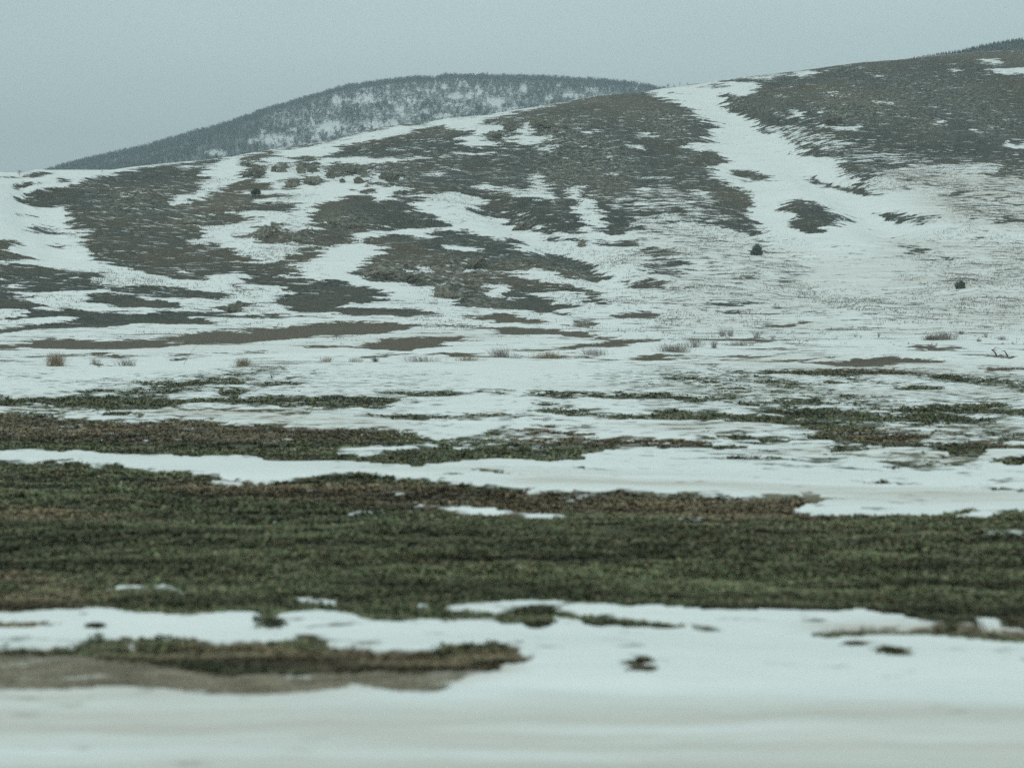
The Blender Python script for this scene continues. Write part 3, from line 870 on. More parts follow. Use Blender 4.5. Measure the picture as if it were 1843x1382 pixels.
rsil = [(1560,150),(1640,112),(1690,103),(1720,99),(1760,90),(1800,82),(1843,76),(1950,60),(2100,55),(2400,90),(2700,160)]
ridge2, rx_, ry_, rz_ = far_hill('far_ridge', rsil, 600, 900, 30, FLOOR, 200, 30)

def bare_tree(seed, h=8.0, tw=.10, n1=8, n2=6, spread=.55):
    """tapering trunk (3-sided) with limbs and fans of thin twigs; returns V, F(tris), base at origin"""
    r = random.Random(seed); V = []; F = []
    def limb(p, d, l, r0, r1, seg=1):
        a = Vector(p); d = Vector(d).normalized(); s = d.orthogonal().normalized(); t = d.cross(s)
        q = a+d*l; b = len(V)
        for c, rad in ((a, r0), (q, r1)):
            for k in range(3):
                an = k*2.0944; V.append(c+s*math.cos(an)*rad+t*math.sin(an)*rad)
        for k in range(3):
            k2 = (k+1) % 3; F.append((b+k, b+k2, b+3+k2)); F.append((b+k, b+3+k2, b+3+k))
        return q
    def sliver(p, d, l, wd):
        a = Vector(p); d = Vector(d).normalized(); s = Vector((-d.y, d.x, 0))
        if s.length < .01: s = Vector((1, 0, 0))
        s.normalize(); s.rotate(__import__('mathutils').Quaternion(d, r.uniform(0, 3)))
        b = len(V); V.extend([a-s*wd/2, a+s*wd/2, a+d*l]); F.append((b, b+1, b+2))
        return a+d*l
    top = limb((0, 0, -.3), (r.uniform(-.05, .05), r.uniform(-.05, .05), 1), h*.5+.3, h*.018, h*.009)
    sliver(top, (r.uniform(-.5, .5), 0, 1), h*.3, tw*1.2)
    for i in range(n1):
        z = h*r.uniform(.16, .58); an = r.uniform(0, 6.28); el = r.uniform(.5, 1.3)
        d = Vector((math.cos(an)*spread, math.sin(an)*spread, el*.8))
        l = h*r.uniform(.25, .42)*(1.15-z/h*.6)
        e_ = limb((0, 0, z), d, l*.6, h*.007, h*.003)
        sliver(e_, d+Vector((0, 0, .2)), l*.6, tw)
        for k in range(n2):
            f = r.uniform(.2, 1); p = Vector((0, 0, z))+d.normalized()*l*.6*f
            dd = d.normalized()+Vector((r.uniform(-.8, .8), r.uniform(-.8, .8), r.uniform(.1, .9)))
            sliver(p, dd, h*r.uniform(.13, .26), tw)
    return np.array([tuple(v) for v in V]), np.array(F)
def conifer(seed, h=11):
    r = random.Random(seed); V = []; F = []
    for k in range(3):
        an = k*2.0944; V.append((math.cos(an)*.18, math.sin(an)*.18, -.4))
    V.append((0, 0, h)); F += [(0, 1, 3), (1, 2, 3), (2, 0, 3)]
    for i in range(70):
        z = h*(.1+.88*(i/70)); rad = h*.20*(1-z/h)**.8+.15; an = r.uniform(0, 6.28); rad *= r.uniform(.7, 1.15)
        c, s = math.cos(an), math.sin(an); b = len(V); wv = .45*rad+.15
        V += [(0, 0, z+.5), (c*rad-s*wv, s*rad+c*wv, z-.35*rad), (c*rad+s*wv, s*rad-c*wv, z-.35*rad)]
        F.append((b, b+1, b+2))
    return np.array(V), np.array(F)
def forest(name, pts, variants, mat, label, hs):
    Vs, Fs, base = [], [], 0
    for i, (p, h_) in enumerate(zip(pts, hs)):
        v, f = variants[i % len(variants)]
        an = rng.uniform(0, 6.28); c, s = math.cos(an), math.sin(an)
        vv = np.stack((v[:, 0]*c-v[:, 1]*s, v[:, 0]*s+v[:, 1]*c, v[:, 2]), 1)*h_+p
        Vs.append(vv); Fs.append(f+base); base += len(v)
    o = mesh_obj(name, np.concatenate(Vs), np.concatenate(Fs), mat)
    return tag(o, label, 'forest', kind='stuff')

# clearings of snow between the trees on the mountain
gaps = []
for (cx, cy, a, b) in [(270,380,60,50),(560,370,170,32),(600,255,60,22),(820,225,40,12),(820,280,50,15),(1095,375,50,35),(1180,240,30,25),(1300,275,60,20),(1370,150,14,60),(1375,210,22,30),(1470,220,40,30),(1680,190,60,30),(1590,330,70,30),(1560,420,70,20),(1780,320,40,30),(980,460,50,40),(1270,490,50,20),(1000,530,20,30),(680,650,100,50),(890,630,60,40),(230,650,110,40),(40,790,50,40),(1440,560,60,30),(890,400,40,20),(200,510,20,20),(20,620,30,30)]:
    gaps.append((560+cx/6.143, 120+cy/6.143, a/6.143, b/6.143))
for (cx, cy, a, b) in [(745,190,20,30),(830,250,50,25),(985,175,20,20),(1160,160,20,10),(1355,180,30,12),(1115,230,20,15),(1250,215,60,10),(470,300,30,12),(550,330,40,15),(130,215,60,15),(900,290,40,12),(700,215,15,15),(1600,165,10,8)]:
    gaps.append((610+cx/2.97, 100+cy/2.97, a/2.97, b/2.97))
for (cx, cy, a, b) in [(1800,240,30,25),(1480,450,110,25),(1760,390,60,30),(1410,410,10,20),(1150,520,60,16),(1660,350,20,20),(1350,460,25,15),(1560,400,30,10)]:
    gaps.append((cx/2.97, 100+cy/2.97, a/2.97, b/2.97))
gaps = np.array(gaps)
mw = np.stack((mx_, my_, mz_), -1)
def sample_grid(G, n, tmax):
    i = rng.uniform(0, tmax, n); j = rng.uniform(0, G.shape[1]-1.01, n)
    a, b = i.astype(int), j.astype(int); fi, fj = (i-a)[:, None], (j-b)[:, None]
    return (G[a, b]*(1-fj)+G[a, b+1]*fj)*(1-fi)+(G[a+1, b]*(1-fj)+G[a+1, b+1]*fj)*fi
_px, _py = proj(mx_, my_, mz_-HC); _d = np.full(_px.shape, 9.0)
for gq in gaps: _d = np.minimum(_d, np.sqrt(((_px-gq[0])/gq[2])**2+((_py-gq[1])/gq[3])**2))
vattr(mount, 'brush', np.repeat((.16+.56*sst(.45, 1.7, _d)*np.where(_px < 480, 1.3, .85)).reshape(-1, 1), 3, 1))
cand = sample_grid(mw, 42000, 139.5)
cpx, cpy = proj(cand[:, 0], cand[:, 1], cand[:, 2]-HC)
cu = cand[:, 0]/cand[:, 1]
rid = np.interp(cpx, ridge_px[:, 0], ridge_px[:, 1])
keep = (cpy < rid+14) & (cpx < 1420) & (cpx > -380)
dgap = np.min(np.sqrt(((cpx[:, None]-gaps[None, :, 0])/gaps[None, :, 2])**2+((cpy[:, None]-6-gaps[None, :, 1])/gaps[None, :, 3])**2), 1)
dens = np.where(cpx < 480, 1.0, .46+.6*sst(.42, .62, .5+fbm(cpx/38, cpy/13, 3)*.9))
dens = dens*(.20+.80*sst(.6, 1.5, dgap+.9*fbm(cpx/9, cpy/6, 3)))
crest = np.interp(cpx, [q[0] for q in msil], [q[1] for q in msil])
dens = np.where((cpy < crest+10) & (dgap > 1.2), np.maximum(dens, .9), dens)
keep &= rng.random(len(cand)) < dens
fp = cand[keep]
vars_ = [bare_tree(s, 1, .022, 9, 6, .95) for s in range(9)]
forest('bare_woodland', fp, vars_, FWOOD, 'leafless grey woodland covering the snowy far mountain', rng.uniform(3.6, 8.8, len(fp)))
rw = np.stack((rx_, ry_, rz_), -1)
rc = sample_grid(rw, 16000, 29.5)
rc = rc[(rc[:, 2]-HC)/rc[:, 1] > .16]
cvars = [(v/11, f) for v, f in (conifer(s) for s in range(5))]
forest('conifer_woodland', rc, cvars, PINE, 'dark bluish conifer wood on the far ridge beyond the top of the hill', rng.uniform(1.2, 2.0, len(rc)))
print('forest', len(fp), len(rc))

# ------------------------------------------------------------------ low green crop and dead stubble in the field
rmax = nf-1
ntry = 250000
r0 = int(np.argmin(abs(pyr[:nf]-1420)))
i = rng.uniform(r0, rmax, ntry); j = np.interp(rng.uniform(-.60, .60, ntry), U, np.arange(len(U)))
a, b = i.astype(int), j.astype(int); fi, fj = i-a, j-b
def bil(G): return (G[a, b]*(1-fj)+G[a, b+1]*fj)*(1-fi)+(G[a+1, b]*(1-fj)+G[a+1, b+1]*fj)*fi
gx, gy, gz, gS, gB, gA = bil(X), bil(Y), bil(Zp)+HC, bil(cS), bil(cB), bil(cA)
clump = fbm(gx/.5, gy/.4, 3)
ok = (gS+clump*.6 < .42) & (rng.random(ntry) > gA*1.6)
gx, gy, gz, gB, gA, clump = [q[ok] for q in (gx, gy, gz, gB, gA, clump)]
n = len(gx); nl = 7
rep = lambda q: np.repeat(q, nl)
cx, cy, cz, cBr, cAr = rep(gx), rep(gy), rep(gz), rep(gB), rep(gA)
M = n*nl
ang = rng.uniform(0, 2*np.pi, M); sc = (np.clip(cy, 9, 80)/11)**.45
ln = rng.uniform(.022, .062, M)*sc; lift = rng.uniform(.004, .036, M)*sc**.9*(1-.35*cBr)*rep(np.clip(1+1.6*clump, .4, 1.9))
wd = ln*rng.uniform(.20, .42, M)
bx0 = cx+rng.normal(0, .02, M)*sc; by0 = cy+rng.normal(0, .02, M)*sc
dx, dy = np.cos(ang), np.sin(ang)
P0 = np.stack((bx0, by0, cz-.01), 1)
P1 = np.stack((bx0+dx*ln*.55-dy*wd, by0+dy*ln*.55+dx*wd, cz+lift*.85), 1)
P2 = np.stack((bx0+dx*ln, by0+dy*ln, cz+lift*rng.uniform(.6, 1.25, M)), 1)
P3 = np.stack((bx0+dx*ln*.55+dy*wd, by0+dy*ln*.55-dx*wd, cz+lift*.85), 1)
Vl = np.stack((P0, P1, P2, P3), 1).reshape(-1, 3)
pal = np.array([(.062, .076, .048), (.080, .100, .056), (.095, .130, .055), (.14, .18, .07), (.185, .135, .080), (.125, .095, .062), (.30, .26, .17)])
pg = np.array([.30, .32, .17, .03, .08, .08, .02]); pb = np.array([.14, .14, .05, .01, .30, .31, .05])
patch = rep(np.clip(.55+1.6*fbm(gx/3.5+9, gy/.7, 4), 0, 1)); brn = np.clip(cBr*.95+(patch-.5)*.9, 0, 1)
rnd = rng.random(M); cg = np.cumsum(pg); cb = np.cumsum(pb)
ig = np.minimum(np.searchsorted(cg, rnd), 6); ib = np.minimum(np.searchsorted(cb, rnd), 6)
tint = np.where((rep(rng.random(n)) < brn)[:, None], pal[ib], pal[ig]); tmean = np.where((brn > .5)[:, None], np.array([(.145, .115, .074)]), np.array([(.100, .105, .060)]))
tint = (.45*tint+.55*tmean)*(1.08+.25*rng.random(M))[:, None]*rep(np.clip(1.12+1.5*fbm(gx/1.8+5, gy/.30, 4), .5, 2.2))[:, None]
crop = mesh_obj('field_crop', Vl, np.arange(M*4).reshape(-1, 4), LEAF)
vattr(crop, 'tint', np.repeat(tint, 4, 0))
tag(crop, 'low green and brown winter crop growing in bare bands between the snow strips', 'crop', kind='stuff')
print('crop leaves', M)

# ------------------------------------------------------------------ dry stalks, weeds
def blades(seed, n, h, spread, lean=.25, width=.008, fan=0.0, curve=.25):
    r = random.Random(seed); V = []; F = []
    for k in range(n):
        x, y = r.gauss(0, spread), r.gauss(0, spread*.5); hh = h*r.uniform(.45, 1)
        lx = r.gauss(fan, lean)+x*.4; ly = r.gauss(0, lean*.7); an = r.uniform(0, 3.14); wx_, wy_ = math.cos(an)*width/2, math.sin(an)*width/2
        b = len(V)
        for t in (0, .4, .75):
            f = t+curve*t*t; V += [(x+lx*hh*f-wx_*(1-t*.5), y+ly*hh*f-wy_*(1-t*.5), hh*t*(1-.15*t*abs(lx))-.02*(t == 0)), (x+lx*hh*f+wx_*(1-t*.5), y+ly*hh*f+wy_*(1-t*.5), hh*t*(1-.15*t*abs(lx))-.02*(t == 0))]
        f = 1+curve; V.append((x+lx*hh*f, y+ly*hh*f, hh*(1-.15*abs(lx))))
        F += [(b, b+1, b+3, b+2), (b+2, b+3, b+5, b+4), (b+4, b+5, b+6)]
    return V, F
def place(o, px, py, sink=0):
    p = ground_at(px, py); o.location = (p[0], p[1], p[2]-sink); return p
def clump_obj(name, px, py, hpx, wpx, n, label, cat, group, mat, lean=.25, fan=0, wscale=1.0):
    p = ground_at(px, py); s = p[1]/FP
    V, F = blades(int(px*7+py), int(n*2.4), hpx*s, wpx*s*.19, lean, .0009*p[1]*.14*wscale, fan)
    o = mesh_obj(name, V, F, mat); o.location = (p[0], p[1], p[2]-.01)
    return tag(o, label, cat, group)
GG = 'dry grass tussocks along the foot of the hill'
clump_obj('dry_grass_tussock', 100, 660, 30, 38, 260, 'widest and tallest straw tussock at the far left of the snowy bank', 'grass tussock', GG, STRAW, .16)
clump_obj('dry_grass_tussock', 172, 656, 15, 22, 40, 'thin dry tussock just right of the tallest straw tussock', 'grass tussock', GG, STRAW, .25)
clump_obj('dry_grass_tussock', 228, 659, 17, 44, 90, 'sparse leaning tussock between the two thick straw tussocks on the left bank', 'grass tussock', GG, TWIG, .3, -.2)
clump_obj('dry_grass_tussock', 436, 660, 20, 34, 170, 'bushy straw tussock second from left among the thick ones', 'grass tussock', GG, STRAW, .28, .15)
for k, (px, py, hp, wp, nn_, lb) in enumerate([
    (588, 652, 14, 32, 60, 'small grey tussock in the snow where the long dark turf strip begins'),
    (676, 652, 14, 14, 60, 'compact dark tussock left of centre on the snowy bank'),
    (640, 652, 11, 40, 60, 'low wispy tussock left of the compact dark one'),
    (760, 652, 14, 80, 130, 'wide wispy tussock on the bank just left of the picture centre'),
    (840, 650, 15, 60, 110, 'wispy tussock on the snowy bank just below centre'),
    (905, 643, 22, 50, 120, 'tall wispy tussock right of the picture centre'),
    (985, 646, 18, 70, 140, 'broad wispy tussock at the left end of the bare patch on the bank'),
    (1070, 640, 16, 60, 110, 'wispy tussock in the middle of the high part of the bank')]):
    clump_obj('dry_grass_tussock', px, py, hp, wp, nn_, lb, 'grass tussock', GG, TWIG if k % 2 else STRAW, .35, -.3 if k % 2 else .3)
GT = 'dead weed stands on the snow below the hill'
for (px, py, hp, wp, nn_, mat, lb) in [
    (1215, 634, 18, 70, 240, TWIG, 'dark low tangle of dead stalks at the right end of the snowy bank'),
    (1252, 625, 27, 40, 60, TWIG, 'tall loose weed stand right above the dark tangle of stalks'),
    (1284, 627, 24, 12, 40, TWIG, 'narrow upright weed with a dark foot right of the loose weed stand'),
    (1302, 606, 23, 14, 40, TWIG, 'left one of the two upright weeds in clean snow'),
    (1314, 607, 20, 12, 34, TWIG, 'right one of the two upright weeds in clean snow'),
    (1335, 622, 12, 60, 90, TWIG, 'low weeds along the edge of the long dark strip'),
    (1362, 610, 20, 16, 26, TWIG, 'leaning weed standing behind the long dark strip'),
    (1390, 612, 12, 8, 16, TWIG, 'small weed at the right half of the long dark strip'),
    (1680, 613, 12, 40, 260, TWIG, 'dense brown heap of dead stalks near the right edge'),
    (1700, 612, 18, 50, 160, TWIG, 'spreading dead stalks just right of the dense brown heap'),
    (1730, 602, 10, 14, 40, TWIG, 'dark bent stalks upper right of the brown heap'),
    (1760, 615, 6, 10, 40, STRAW, 'small low tuft on the snow near the right edge'),
    (1775, 608, 14, 10, 16, TWIG, 'thin upright weed near the right edge'),
    (1805, 612, 10, 20, 40, TWIG, 'rightmost weed tuft below the hill'),
    (1538, 608, 13, 5, 10, TWIG, 'single thin weed in open snow, left one of a close pair'),
    (1582, 608, 12, 5, 10, TWIG, 'single thin weed in open snow, right one of a close pair')]:
    clump_obj('dead_weed', px, py, hp, wp, nn_, lb, 'weed', GT, mat, .3)
# single weed in the field, long leaning stalk, bent stem lying on the crop
clump_obj('dead_weed', 490, 682, 12, 8, 16, 'lone small weed standing on the open snow strip above the crop', 'weed', None, BARK, .35)
clump_obj('dry_grass_tussock', 1496, 704, 9, 16, 30, 'small dark tuft poking out of the striped snow right of centre', 'grass tussock', None, BARK, .3)
def tube(name, pts, r0, r1, mat, seg=6):
    V = []; F = []; pts = [Vector(p) for p in pts]
    for i_, p in enumerate(pts):
        d = (pts[min(i_+1, len(pts)-1)]-pts[max(i_-1, 0)]).normalized(); s = d.orthogonal().normalized(); t = d.cross(s)
        rad = r0+(r1-r0)*i_/(len(pts)-1)
        for k in range(seg):
            an = 6.283*k/seg; V.append(tuple(p+s*math.cos(an)*rad+t*math.sin(an)*rad))
        if i_:
            b = (i_-1)*seg
            for k in range(seg): F.append((b+k, b+(k+1) % seg, b+seg+(k+1) % seg, b+seg+k))
    F.append(tuple(range(seg-1, -1, -1))); F.append(tuple(range(len(V)-seg, len(V))))
    return mesh_obj(name, V, F, mat, smooth=True)
g0 = ground_at(330, 657); s0 = g0[1]/FP
o = tube('leaning_stalk', [(0, 0, 0), (8*s0, 0, 14*s0), (16*s0, 0, 26*s0), (25*s0, 0, 36*s0)], .012, .005, TWIG); o.location = g0
tag(o, 'long thin stalk leaning right above the left snowy bank', 'stalk')
ga, gb, gc = ground_at(145, 912), ground_at(215, 912), ground_at(300, 916)
o = tube('bent_stem', [tuple(ga-ga+(0, 0, .03)), tuple((ga*.6+gb*.4)-ga+(0, 0, .08)), tuple(gb-ga+(0, 0, .11)), tuple((gb+gc)/2-ga+(0, 0, .08)), tuple(gc-ga+(0, 0, .02))], .006, .004, STRAW)
o.location = ga; tag(o, 'pale bent dry stem lying over the green crop at left', 'stem')
# fallen branch frame at the right edge of the slope foot
br = bpy.data.objects.new('fallen_branch', None); C.objects.link(br)
gp = ground_at(1790, 641); br.location = gp; sb = gp[1]/FP
tag(br, 'dark forked fallen branch lying on the snow at the right edge', 'branch')
tube('main_limb', [(-8*sb, -1.2, .05), (0, 0, .25), (8*sb, 1.4, .35), (24*sb, 2.2, .3)], .05, .02, BARK).parent = br
tube('side_limb', [(12*sb, -1.1, .05), (20*sb, .2, .3), (28*sb, 1.6, .3)], .04, .015, BARK).parent = br
tube('twig', [(4*sb, .8, .33), (20*sb, 1.9, .5), (33*sb, 2.3, .4)], .025, .01, BARK).parent = br

# ------------------------------------------------------------------ evergreen bushes
def bush(px, py, wpx, hpx, label, group, pointed=.2):
    p = ground_at(px, py); s = p[1]/FP; wr, h = wpx*s/2, hpx*s
    root = bpy.data.objects.new('juniper_bush', None); C.objects.link(root); root.location = p
    tag(root, label, 'bush', group)
    r = random.Random(int(px)); V = []; F = []
    # trunk with limbs
    tube('trunk', [(0, 0, -.2), (0.02*wr, 0, h*.3), (-.03*wr, .02, h*.8)], wr*.1, wr*.03, BARK, 5).parent = root
    lobes = [(0, 0, .42, .62)]+[(r.uniform(-.62, .62), r.uniform(-.5, .5), r.uniform(.2, .62*(1-.3*pointed)), r.uniform(.26, .42)) for _ in range(9)]
    lobes += [(r.uniform(-.15, .15), 0, .80, .22), (r.uniform(-.8, -.5), 0, .16, .25), (r.uniform(.5, .8), 0, .15, .22)]
    for k in range(5200):
        lx, ly, lz, lr = lobes[k % len(lobes)]
        v = Vector((r.gauss(0, 1), r.gauss(0, 1), r.gauss(0, 1))).normalized()*lr*r.uniform(.5, 1.12)
        if lz+v.z < 0: v.z = abs(v.z)*.2
        c = Vector(((lx+v.x)*wr, (ly+v.y)*wr, (lz+v.z*.8)*h)); q = wr*r.uniform(.05, .12)
        d = (v.normalized()+Vector((r.uniform(-.5, .5), r.uniform(-.5, .5), r.uniform(.1, .9)))).normalized()
        t = d.orthogonal().normalized(); t.rotate(__import__('mathutils').Quaternion(d, r.uniform(0, 6)))
        b = len(V); V += [tuple(c-t*q*.45), tuple(c+t*q*.45), tuple(c+d*q*1.9)]; F.append((b, b+1, b+2))
    mesh_obj('foliage', V, F, NEEDLE, root)
GB = 'dark juniper bushes on the hillside'
bush(1362, 459, 24, 18, 'larger dark evergreen bush on the snow below the dark slope', GB)
bush(1728, 520, 19, 15, 'smaller dark evergreen bush on open snow near the right edge', GB, .5)
bush(462, 350, 20, 11, 'low rounded dark bush at the end of the snow tongue under the rocks', GB, 0)
# shrubs and trees on the skyline
def crest_tree(px, py, hpx, label, name='bare_tree', seed=3, spread=.75, group=None, wpx=None):
    p = ground_at(px, py); s = p[1]/FP; h = hpx*s
    root = bpy.data.objects.new(name, None); C.objects.link(root); root.location = (p[0], p[1], p[2]-.05)
    tag(root, label, 'tree' if 'tree' in name else 'shrub', group)
    v, f = bare_tree(seed, h, h*.014, 12, 10, spread)
    nt_ = 6
    tr = mesh_obj('trunk', v[:nt_], f[:6], BARK, root)
    mesh_obj('branches', v[nt_:], f[6:]-nt_, TWIG, root)
crest_tree(34, 318, 17, 'lone bare tree on the skyline at the far left', seed=3, spread=1.0)
crest_tree(183, 311, 7, 'lone small bare shrub on the left skyline near the mountain foot', 'bare_shrub', 4, 1.0)
for k, (px, hp, lb) in enumerate([(1186, 7, 'low faint shrub where the far wood meets the snowy crest'), (1203, 13, 'tallest bare shrub on the snowy crest right of the far wood'),
    (1212, 8, 'small bare shrub close against the right of the tallest crest shrub'), (1224, 8, 'bare shrub on the crest above the top of the long snow gully'), (1236, 7, 'rightmost low shrub on the crest above the snow gully'),
    (683, 6, 'small bare shrub on the crest in front of the far clearing')]):
    py = float(np.interp(px, ridge_px[:, 0], ridge_px[:, 1]))+1.5
    crest_tree(px, py, hp, lb, 'bare_shrub', 20+k, .9, 'shrubs on the crest')

# ------------------------------------------------------------------ rock outcrops
from mathutils import noise as mn
import bmesh
def rock(px, py, wpx, hpx, label, mat, seed, dep=.9, group='rock outcrops on the hillside'):
    p = ground_at(px, py); s = p[1]/FP; wr, h = wpx*s/2, hpx*s
    bm = bmesh.new(); bmesh.ops.create_icosphere(bm, subdivisions=5, radius=1)
    off = Vector((seed*3.7, seed*1.3, seed*.9)); rr_ = random.Random(seed)
    planes = [(Vector((rr_.gauss(0, 1), rr_.gauss(0, 1), rr_.gauss(.2, .8))).normalized(), rr_.uniform(.55, .86)) for _ in range(11)]
    lean_ = rr_.uniform(-.45, .45)
    for v in bm.verts:
        c = v.co.copy()
        cell = mn.voronoi(c*1.9+off)[0]; blk = cell[1]-cell[0]
        d = 1+.30*mn.noise(c*1.3+off)+.20*mn.noise(c*3+off)+.09*mn.noise(c*7+off)+.05*mn.noise(c*15+off)-.30*max(0, .25-blk)
        for pn_, pd_ in planes:
            k_ = c.dot(pn_)-pd_
            if k_ > 0: c -= pn_*k_*.93
        c = c*d; c.z = max(c.z, -.45); c.x += lean_*c.z
        v.co = Vector((c.x*wr, c.y*wr*dep, (c.z*.78+.12)*h))
    me = bpy.data.meshes.new('rock_outcrop'); bm.to_mesh(me); bm.free(); me.materials.append(mat)
    o = bpy.data.objects.new('rock_outcrop', me); C.objects.link(o); o.location = (p[0], p[1]+wr*.3, p[2])
    return tag(o, label, 'rock', group)
def T7(x, y): return 380+x/5.759, 260+y/5.759
rl = [
 ((845, 445), 190, 100, 'rounded pale boulder standing alone on the snow, left of a pair', ROCK),
 ((1050, 415), 190, 95, 'squarish boulder on the snow, right of a pair', ROCK),
 ((1362, 400), 75, 45, 'small round boulder right of the boulder pair', DROCK),
 ((1245, 355), 100, 110, 'upright dark crag above the small round boulder', DROCK),
 ((920, 305), 90, 100, 'narrow crag hanging over the snow, above the boulder pair', ROCK),
 ((1060, 290), 170, 100, 'broad crag right of the narrow one, under the crest', DROCK),
 ((745, 290), 130, 85, 'slanting crag left of the narrow crag', ROCK),
 ((640, 285), 70, 70, 'leftmost slim crag of the row under the crest', DROCK),
 ((440, 330), 230, 100, 'wide mossy crag at the head of the snow channel', DROCK),
 ((1590, 340), 110, 80, 'rough crag at the right end of the row under the crest', ROCK),
 ((1460, 300), 120, 60, 'low crag half in turf, left of the right end of the row', DROCK),
 ((540, 960), 240, 105, 'large tan ledge jutting into the snow below the spur', ROCK),
 ((660, 880), 120, 70, 'tan rock stepping up behind the large ledge', ROCK),
 ((890, 1010), 160, 90, 'pale rock at the foot of the turf right of the large ledge', ROCK),
 ((1310, 840), 230, 100, 'big pale sloping slab with a snow line on its top', ROCK),
 ((1500, 870), 150, 60, 'lower end of the sloping slab running down right', ROCK)]
for k, ((x, y), wz, hz, lb, mt) in enumerate(rl):
    px, py = T7(x, y); rock(px, py, wz/5.759, hz/5.759, lb, mt, k)
rl2 = [
 (416, 562, 36, 20, 'brown rock heap alone on the snow near the foot of the left slope', DROCK),
 (430, 552, 14, 14, 'pointed rock on top of the brown rock heap', ROCK),
 (1048, 444, 20, 14, 'pale rock on the snow beside the central snow tongue', ROCK),
 (950, 412, 50, 14, 'low rock rib at the right of the central snow tongue', DROCK),
 (690, 500, 60, 22, 'grey rock face at the left tip of the central outcrop', ROCK),
 (740, 508, 50, 16, 'stepped rock beside the left tip of the central outcrop', DROCK),
 (800, 536, 46, 24, 'grey crag at the lower edge of the central outcrop', ROCK),
 (858, 482, 44, 20, 'rock in the middle of the central outcrop', DROCK),
 (975, 228, 46, 17, 'rounded crag just below the crest right of centre', DROCK),
 (920, 235, 26, 18, 'small crag in snow left of the rounded crest crag', DROCK),
 (890, 248, 36, 16, 'flat crag below the snow near the crest', ROCK),
 (1495, 222, 40, 22, 'grey crag above the hooked snow patch', DROCK),
 (1065, 532, 30, 12, 'low grey rock at the right end of the central outcrop', ROCK),
 (1020, 520, 30, 10, 'flat rock right of the snow hole in the outcrop', ROCK),
 (340, 402, 34, 12, 'tan rock in the turf left of the snow band', ROCK),
 (700, 324, 40, 18, 'rough rock above the left central snow patch', DROCK),
 (650, 330, 24, 14, 'small crag beside the left central snow patch', DROCK)]
for k, (px, py, wp, hp, lb, mt) in enumerate(rl2): rock(px, py, wp, hp, lb, mt, 30+k)

# ------------------------------------------------------------------ clods of snow and earth at the road verge
SNOWM = plain('verge_snow', (.68, .72, .71), (.80, .83, .82), 6, .8, .02)
def tuft(px, py, wpx, hpx, label, seed, nlv=420, brown=.4):
    p = ground_at(px, py); s = p[1]/FP; wr, h = wpx*s/2, hpx*s
    r = np.random.default_rng(seed); V = []
    an = r.uniform(0, 6.283, nlv); rr = np.abs(r.normal(0, .45, nlv)); bx, by = rr*np.cos(an)*wr, rr*np.sin(an)*wr*.6
    a2 = r.uniform(0, 6.283, nlv); l = r.uniform(.02, .06, nlv); z1 = h*r.uniform(.2, 1, nlv)*np.exp(-rr**2)
    dx, dy = np.cos(a2), np.sin(a2); w_ = l*.25
    V = np.stack([np.stack((bx, by, z1*0-.01), 1), np.stack((bx+dx*l*.5-dy*w_, by+dy*l*.5+dx*w_, z1*.8), 1), np.stack((bx+dx*l, by+dy*l, z1), 1), np.stack((bx+dx*l*.5+dy*w_, by+dy*l*.5-dx*w_, z1*.8), 1)], 1).reshape(-1, 3)
    o = mesh_obj('grass_tuft', V, np.arange(nlv*4).reshape(-1, 4), LEAF); o.location = p
    c = np.where((r.random(nlv) < brown)[:, None], np.array((.19, .15, .10)), np.array((.12, .14, .085)))*(.7+.7*r.random(nlv))[:, None]
    vattr(o, 'tint', np.repeat(c, 4, 0)); tag(o, label, 'grass tuft', 'grass tufts poking through the verge snow')
for k, (px, py, wp, hp, lb, br_) in enumerate([
    (170, 1128, 34, 10, 'dark grass tuft sticking out of the snow at lower left', .3),
    (490, 1128, 60, 26, 'big drooping clump of green hanging over the snow edge at lower left', .2),
    (1820, 1128, 60, 26, 'dark clump at the right edge beside the white snow lump', .5),
    (1540, 1160, 38, 7, 'small dark tuft on the snow, upper one of two at lower right', .3),
    (1600, 1173, 46, 7, 'flat dark tuft on the snow, lower one of two at lower right', .3),
    (1155, 1203, 50, 9, 'brownish tuft on the snow right of the brown verge, lower of two', .7),
    (1160, 1190, 34, 9, 'small tuft on the snow right of the brown verge, upper of two', .4),
    (900, 1196, 130, 15, 'thick brown clump at the right end of the brown verge', .75),
    (560, 1176, 90, 10, 'brown clump rising in the middle of the brown verge', .7)]):
    tuft(px, py, wp, hp*.7, lb, 900+k, 260 if wp < 80 else 1100, br_)
rock(1785, 1126, 60, 16, 'white snow lump at the right edge of the crop', SNOWM, 77, .8, None)
# straw stubble lying on the tan verge, and dead grass poking through the thin snow of the hillside
def stubble(name, xs, ys, zs, hmin, hmax, wid, label, lean, pal_):
    n_ = len(xs); hh = rng.uniform(hmin, hmax, n_); a_ = rng.uniform(0, 6.283, n_); ln_ = lean*hh*rng.uniform(.2, 1, n_); an_ = rng.uniform(0, 3.14, n_)
    wx_, wy_ = np.cos(an_)*wid/2, np.sin(an_)*wid/2
    V = np.stack([np.stack((xs-wx_, ys-wy_, zs-.02), 1), np.stack((xs+wx_, ys+wy_, zs-.02), 1), np.stack((xs+np.cos(a_)*ln_, ys+np.sin(a_)*ln_, zs+hh), 1)], 1).reshape(-1, 3)
    o = mesh_obj(name, V, np.arange(n_*3).reshape(-1, 3), LEAF)
    vattr(o, 'tint', np.repeat(np.array(pal_)[rng.integers(0, len(pal_), n_)]*(.7+.6*rng.random(n_))[:, None], 3, 0))
    tag(o, label, 'dry grass', kind='stuff')
pt = bil(cA); bx_, by_, bz_, bs_ = bil(X), bil(Y), bil(Zp)+HC, bil(cS)
sel = (pt > .45) & (bs_ < .5) & (by_ < 16)
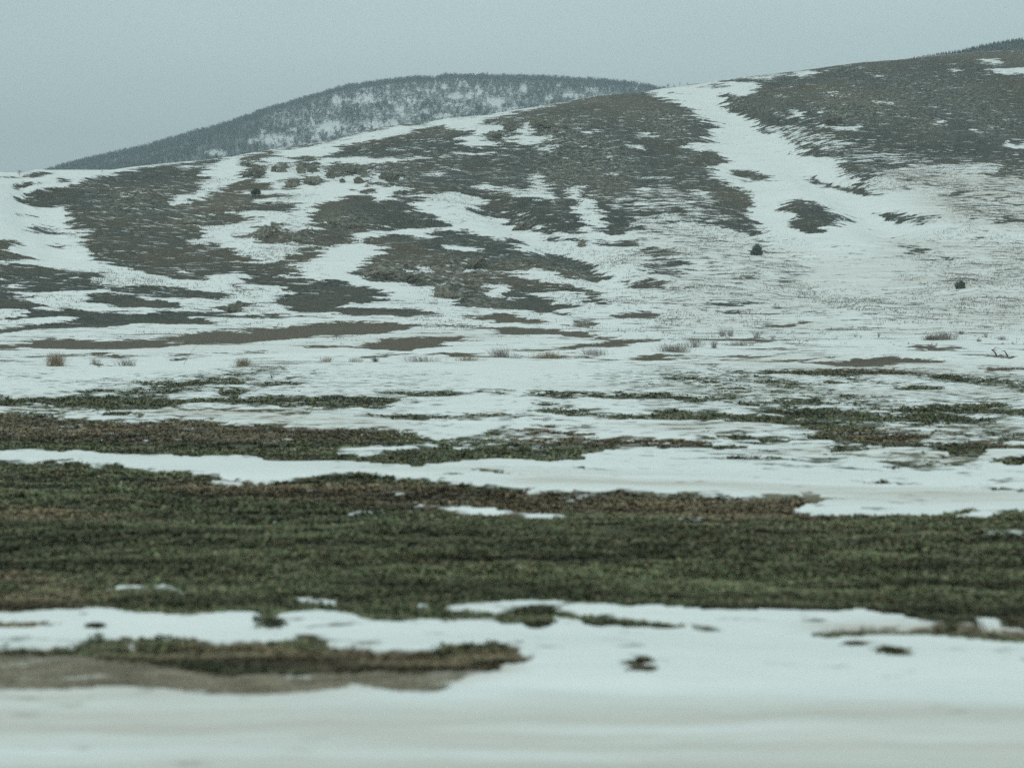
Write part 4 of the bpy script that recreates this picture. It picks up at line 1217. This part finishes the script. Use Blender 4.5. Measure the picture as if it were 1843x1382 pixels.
ns = 3; xs = np.repeat(bx_[sel], ns)+rng.normal(0, .05, sel.sum()*ns); ys = np.repeat(by_[sel], ns)+rng.normal(0, .05, sel.sum()*ns); zs = np.repeat(bz_[sel], ns)
stubble('verge_stubble', xs, ys, zs, .005, .03, .005, 'flattened straw stubble on the tan road verge', 2.5, [(.26, .22, .15), (.16, .13, .09), (.11, .10, .06)])
nh = 300000
i2 = rng.uniform(nf+20, nf+len(yf2)+500, nh); j2 = np.interp(rng.uniform(-.46, .46, nh), U, np.arange(len(U)))
a, b = i2.astype(int), j2.astype(int); fi, fj = i2-a, j2-b
hx, hy, hz_, hS, hK = bil(X), bil(Y), bil(Zp)+HC, bil(cS), bil(cK)
cl2 = fbm(hx/7, hy/9, 4)
sel = (hK > .29) & (hS > .35) & (hy > 100) & (rng.random(nh) < np.clip((hK-.26)*5, 0, 1)*(.10+.90*sst(-.08, .26, cl2))*(.12+.88*sst(112, 175, hy)))
ns = 4; m_n = sel.sum()*ns
xs = np.repeat(hx[sel], ns)+rng.normal(0, .16, m_n); ys = np.repeat(hy[sel], ns)+rng.normal(0, .12, m_n); zs = np.repeat(hz_[sel], ns)
stubble('hillside_dead_grass', xs, ys, zs, .05, .22, .06, 'sparse dead grass poking through the thin snow of the slope', .8, [(.20, .17, .13), (.12, .11, .09), (.075, .075, .06), (.27, .23, .17)])
print('hill grass', m_n)

# ------------------------------------------------------------------ air
hz = mesh_obj('haze', [(x, y, z) for z in (-6, 420) for x, y in ((-2500, -300), (2500, -300), (2500, 3300), (-2500, 3300))],
              [(3, 2, 1, 0), (4, 5, 6, 7), (0, 1, 5, 4), (1, 2, 6, 5), (2, 3, 7, 6), (3, 0, 4, 7)])
hm_ = bpy.data.materials.new('haze_air'); hm_.use_nodes = True; hn = hm_.node_tree
for n_ in list(hn.nodes):
    if n_.type != 'OUTPUT_MATERIAL': hn.nodes.remove(n_)
pv = hn.nodes.new('ShaderNodeVolumePrincipled'); pv.inputs['Density'].default_value = .00046
pv.inputs['Color'].default_value = (.76, .93, 1.0, 1)
hn.links.new(pv.outputs[0], [n_ for n_ in hn.nodes if n_.type == 'OUTPUT_MATERIAL'][0].inputs['Volume'])
hz.data.materials.append(hm_)
tag(hz, 'thin bluish winter haze over the whole view', 'haze', kind='stuff')
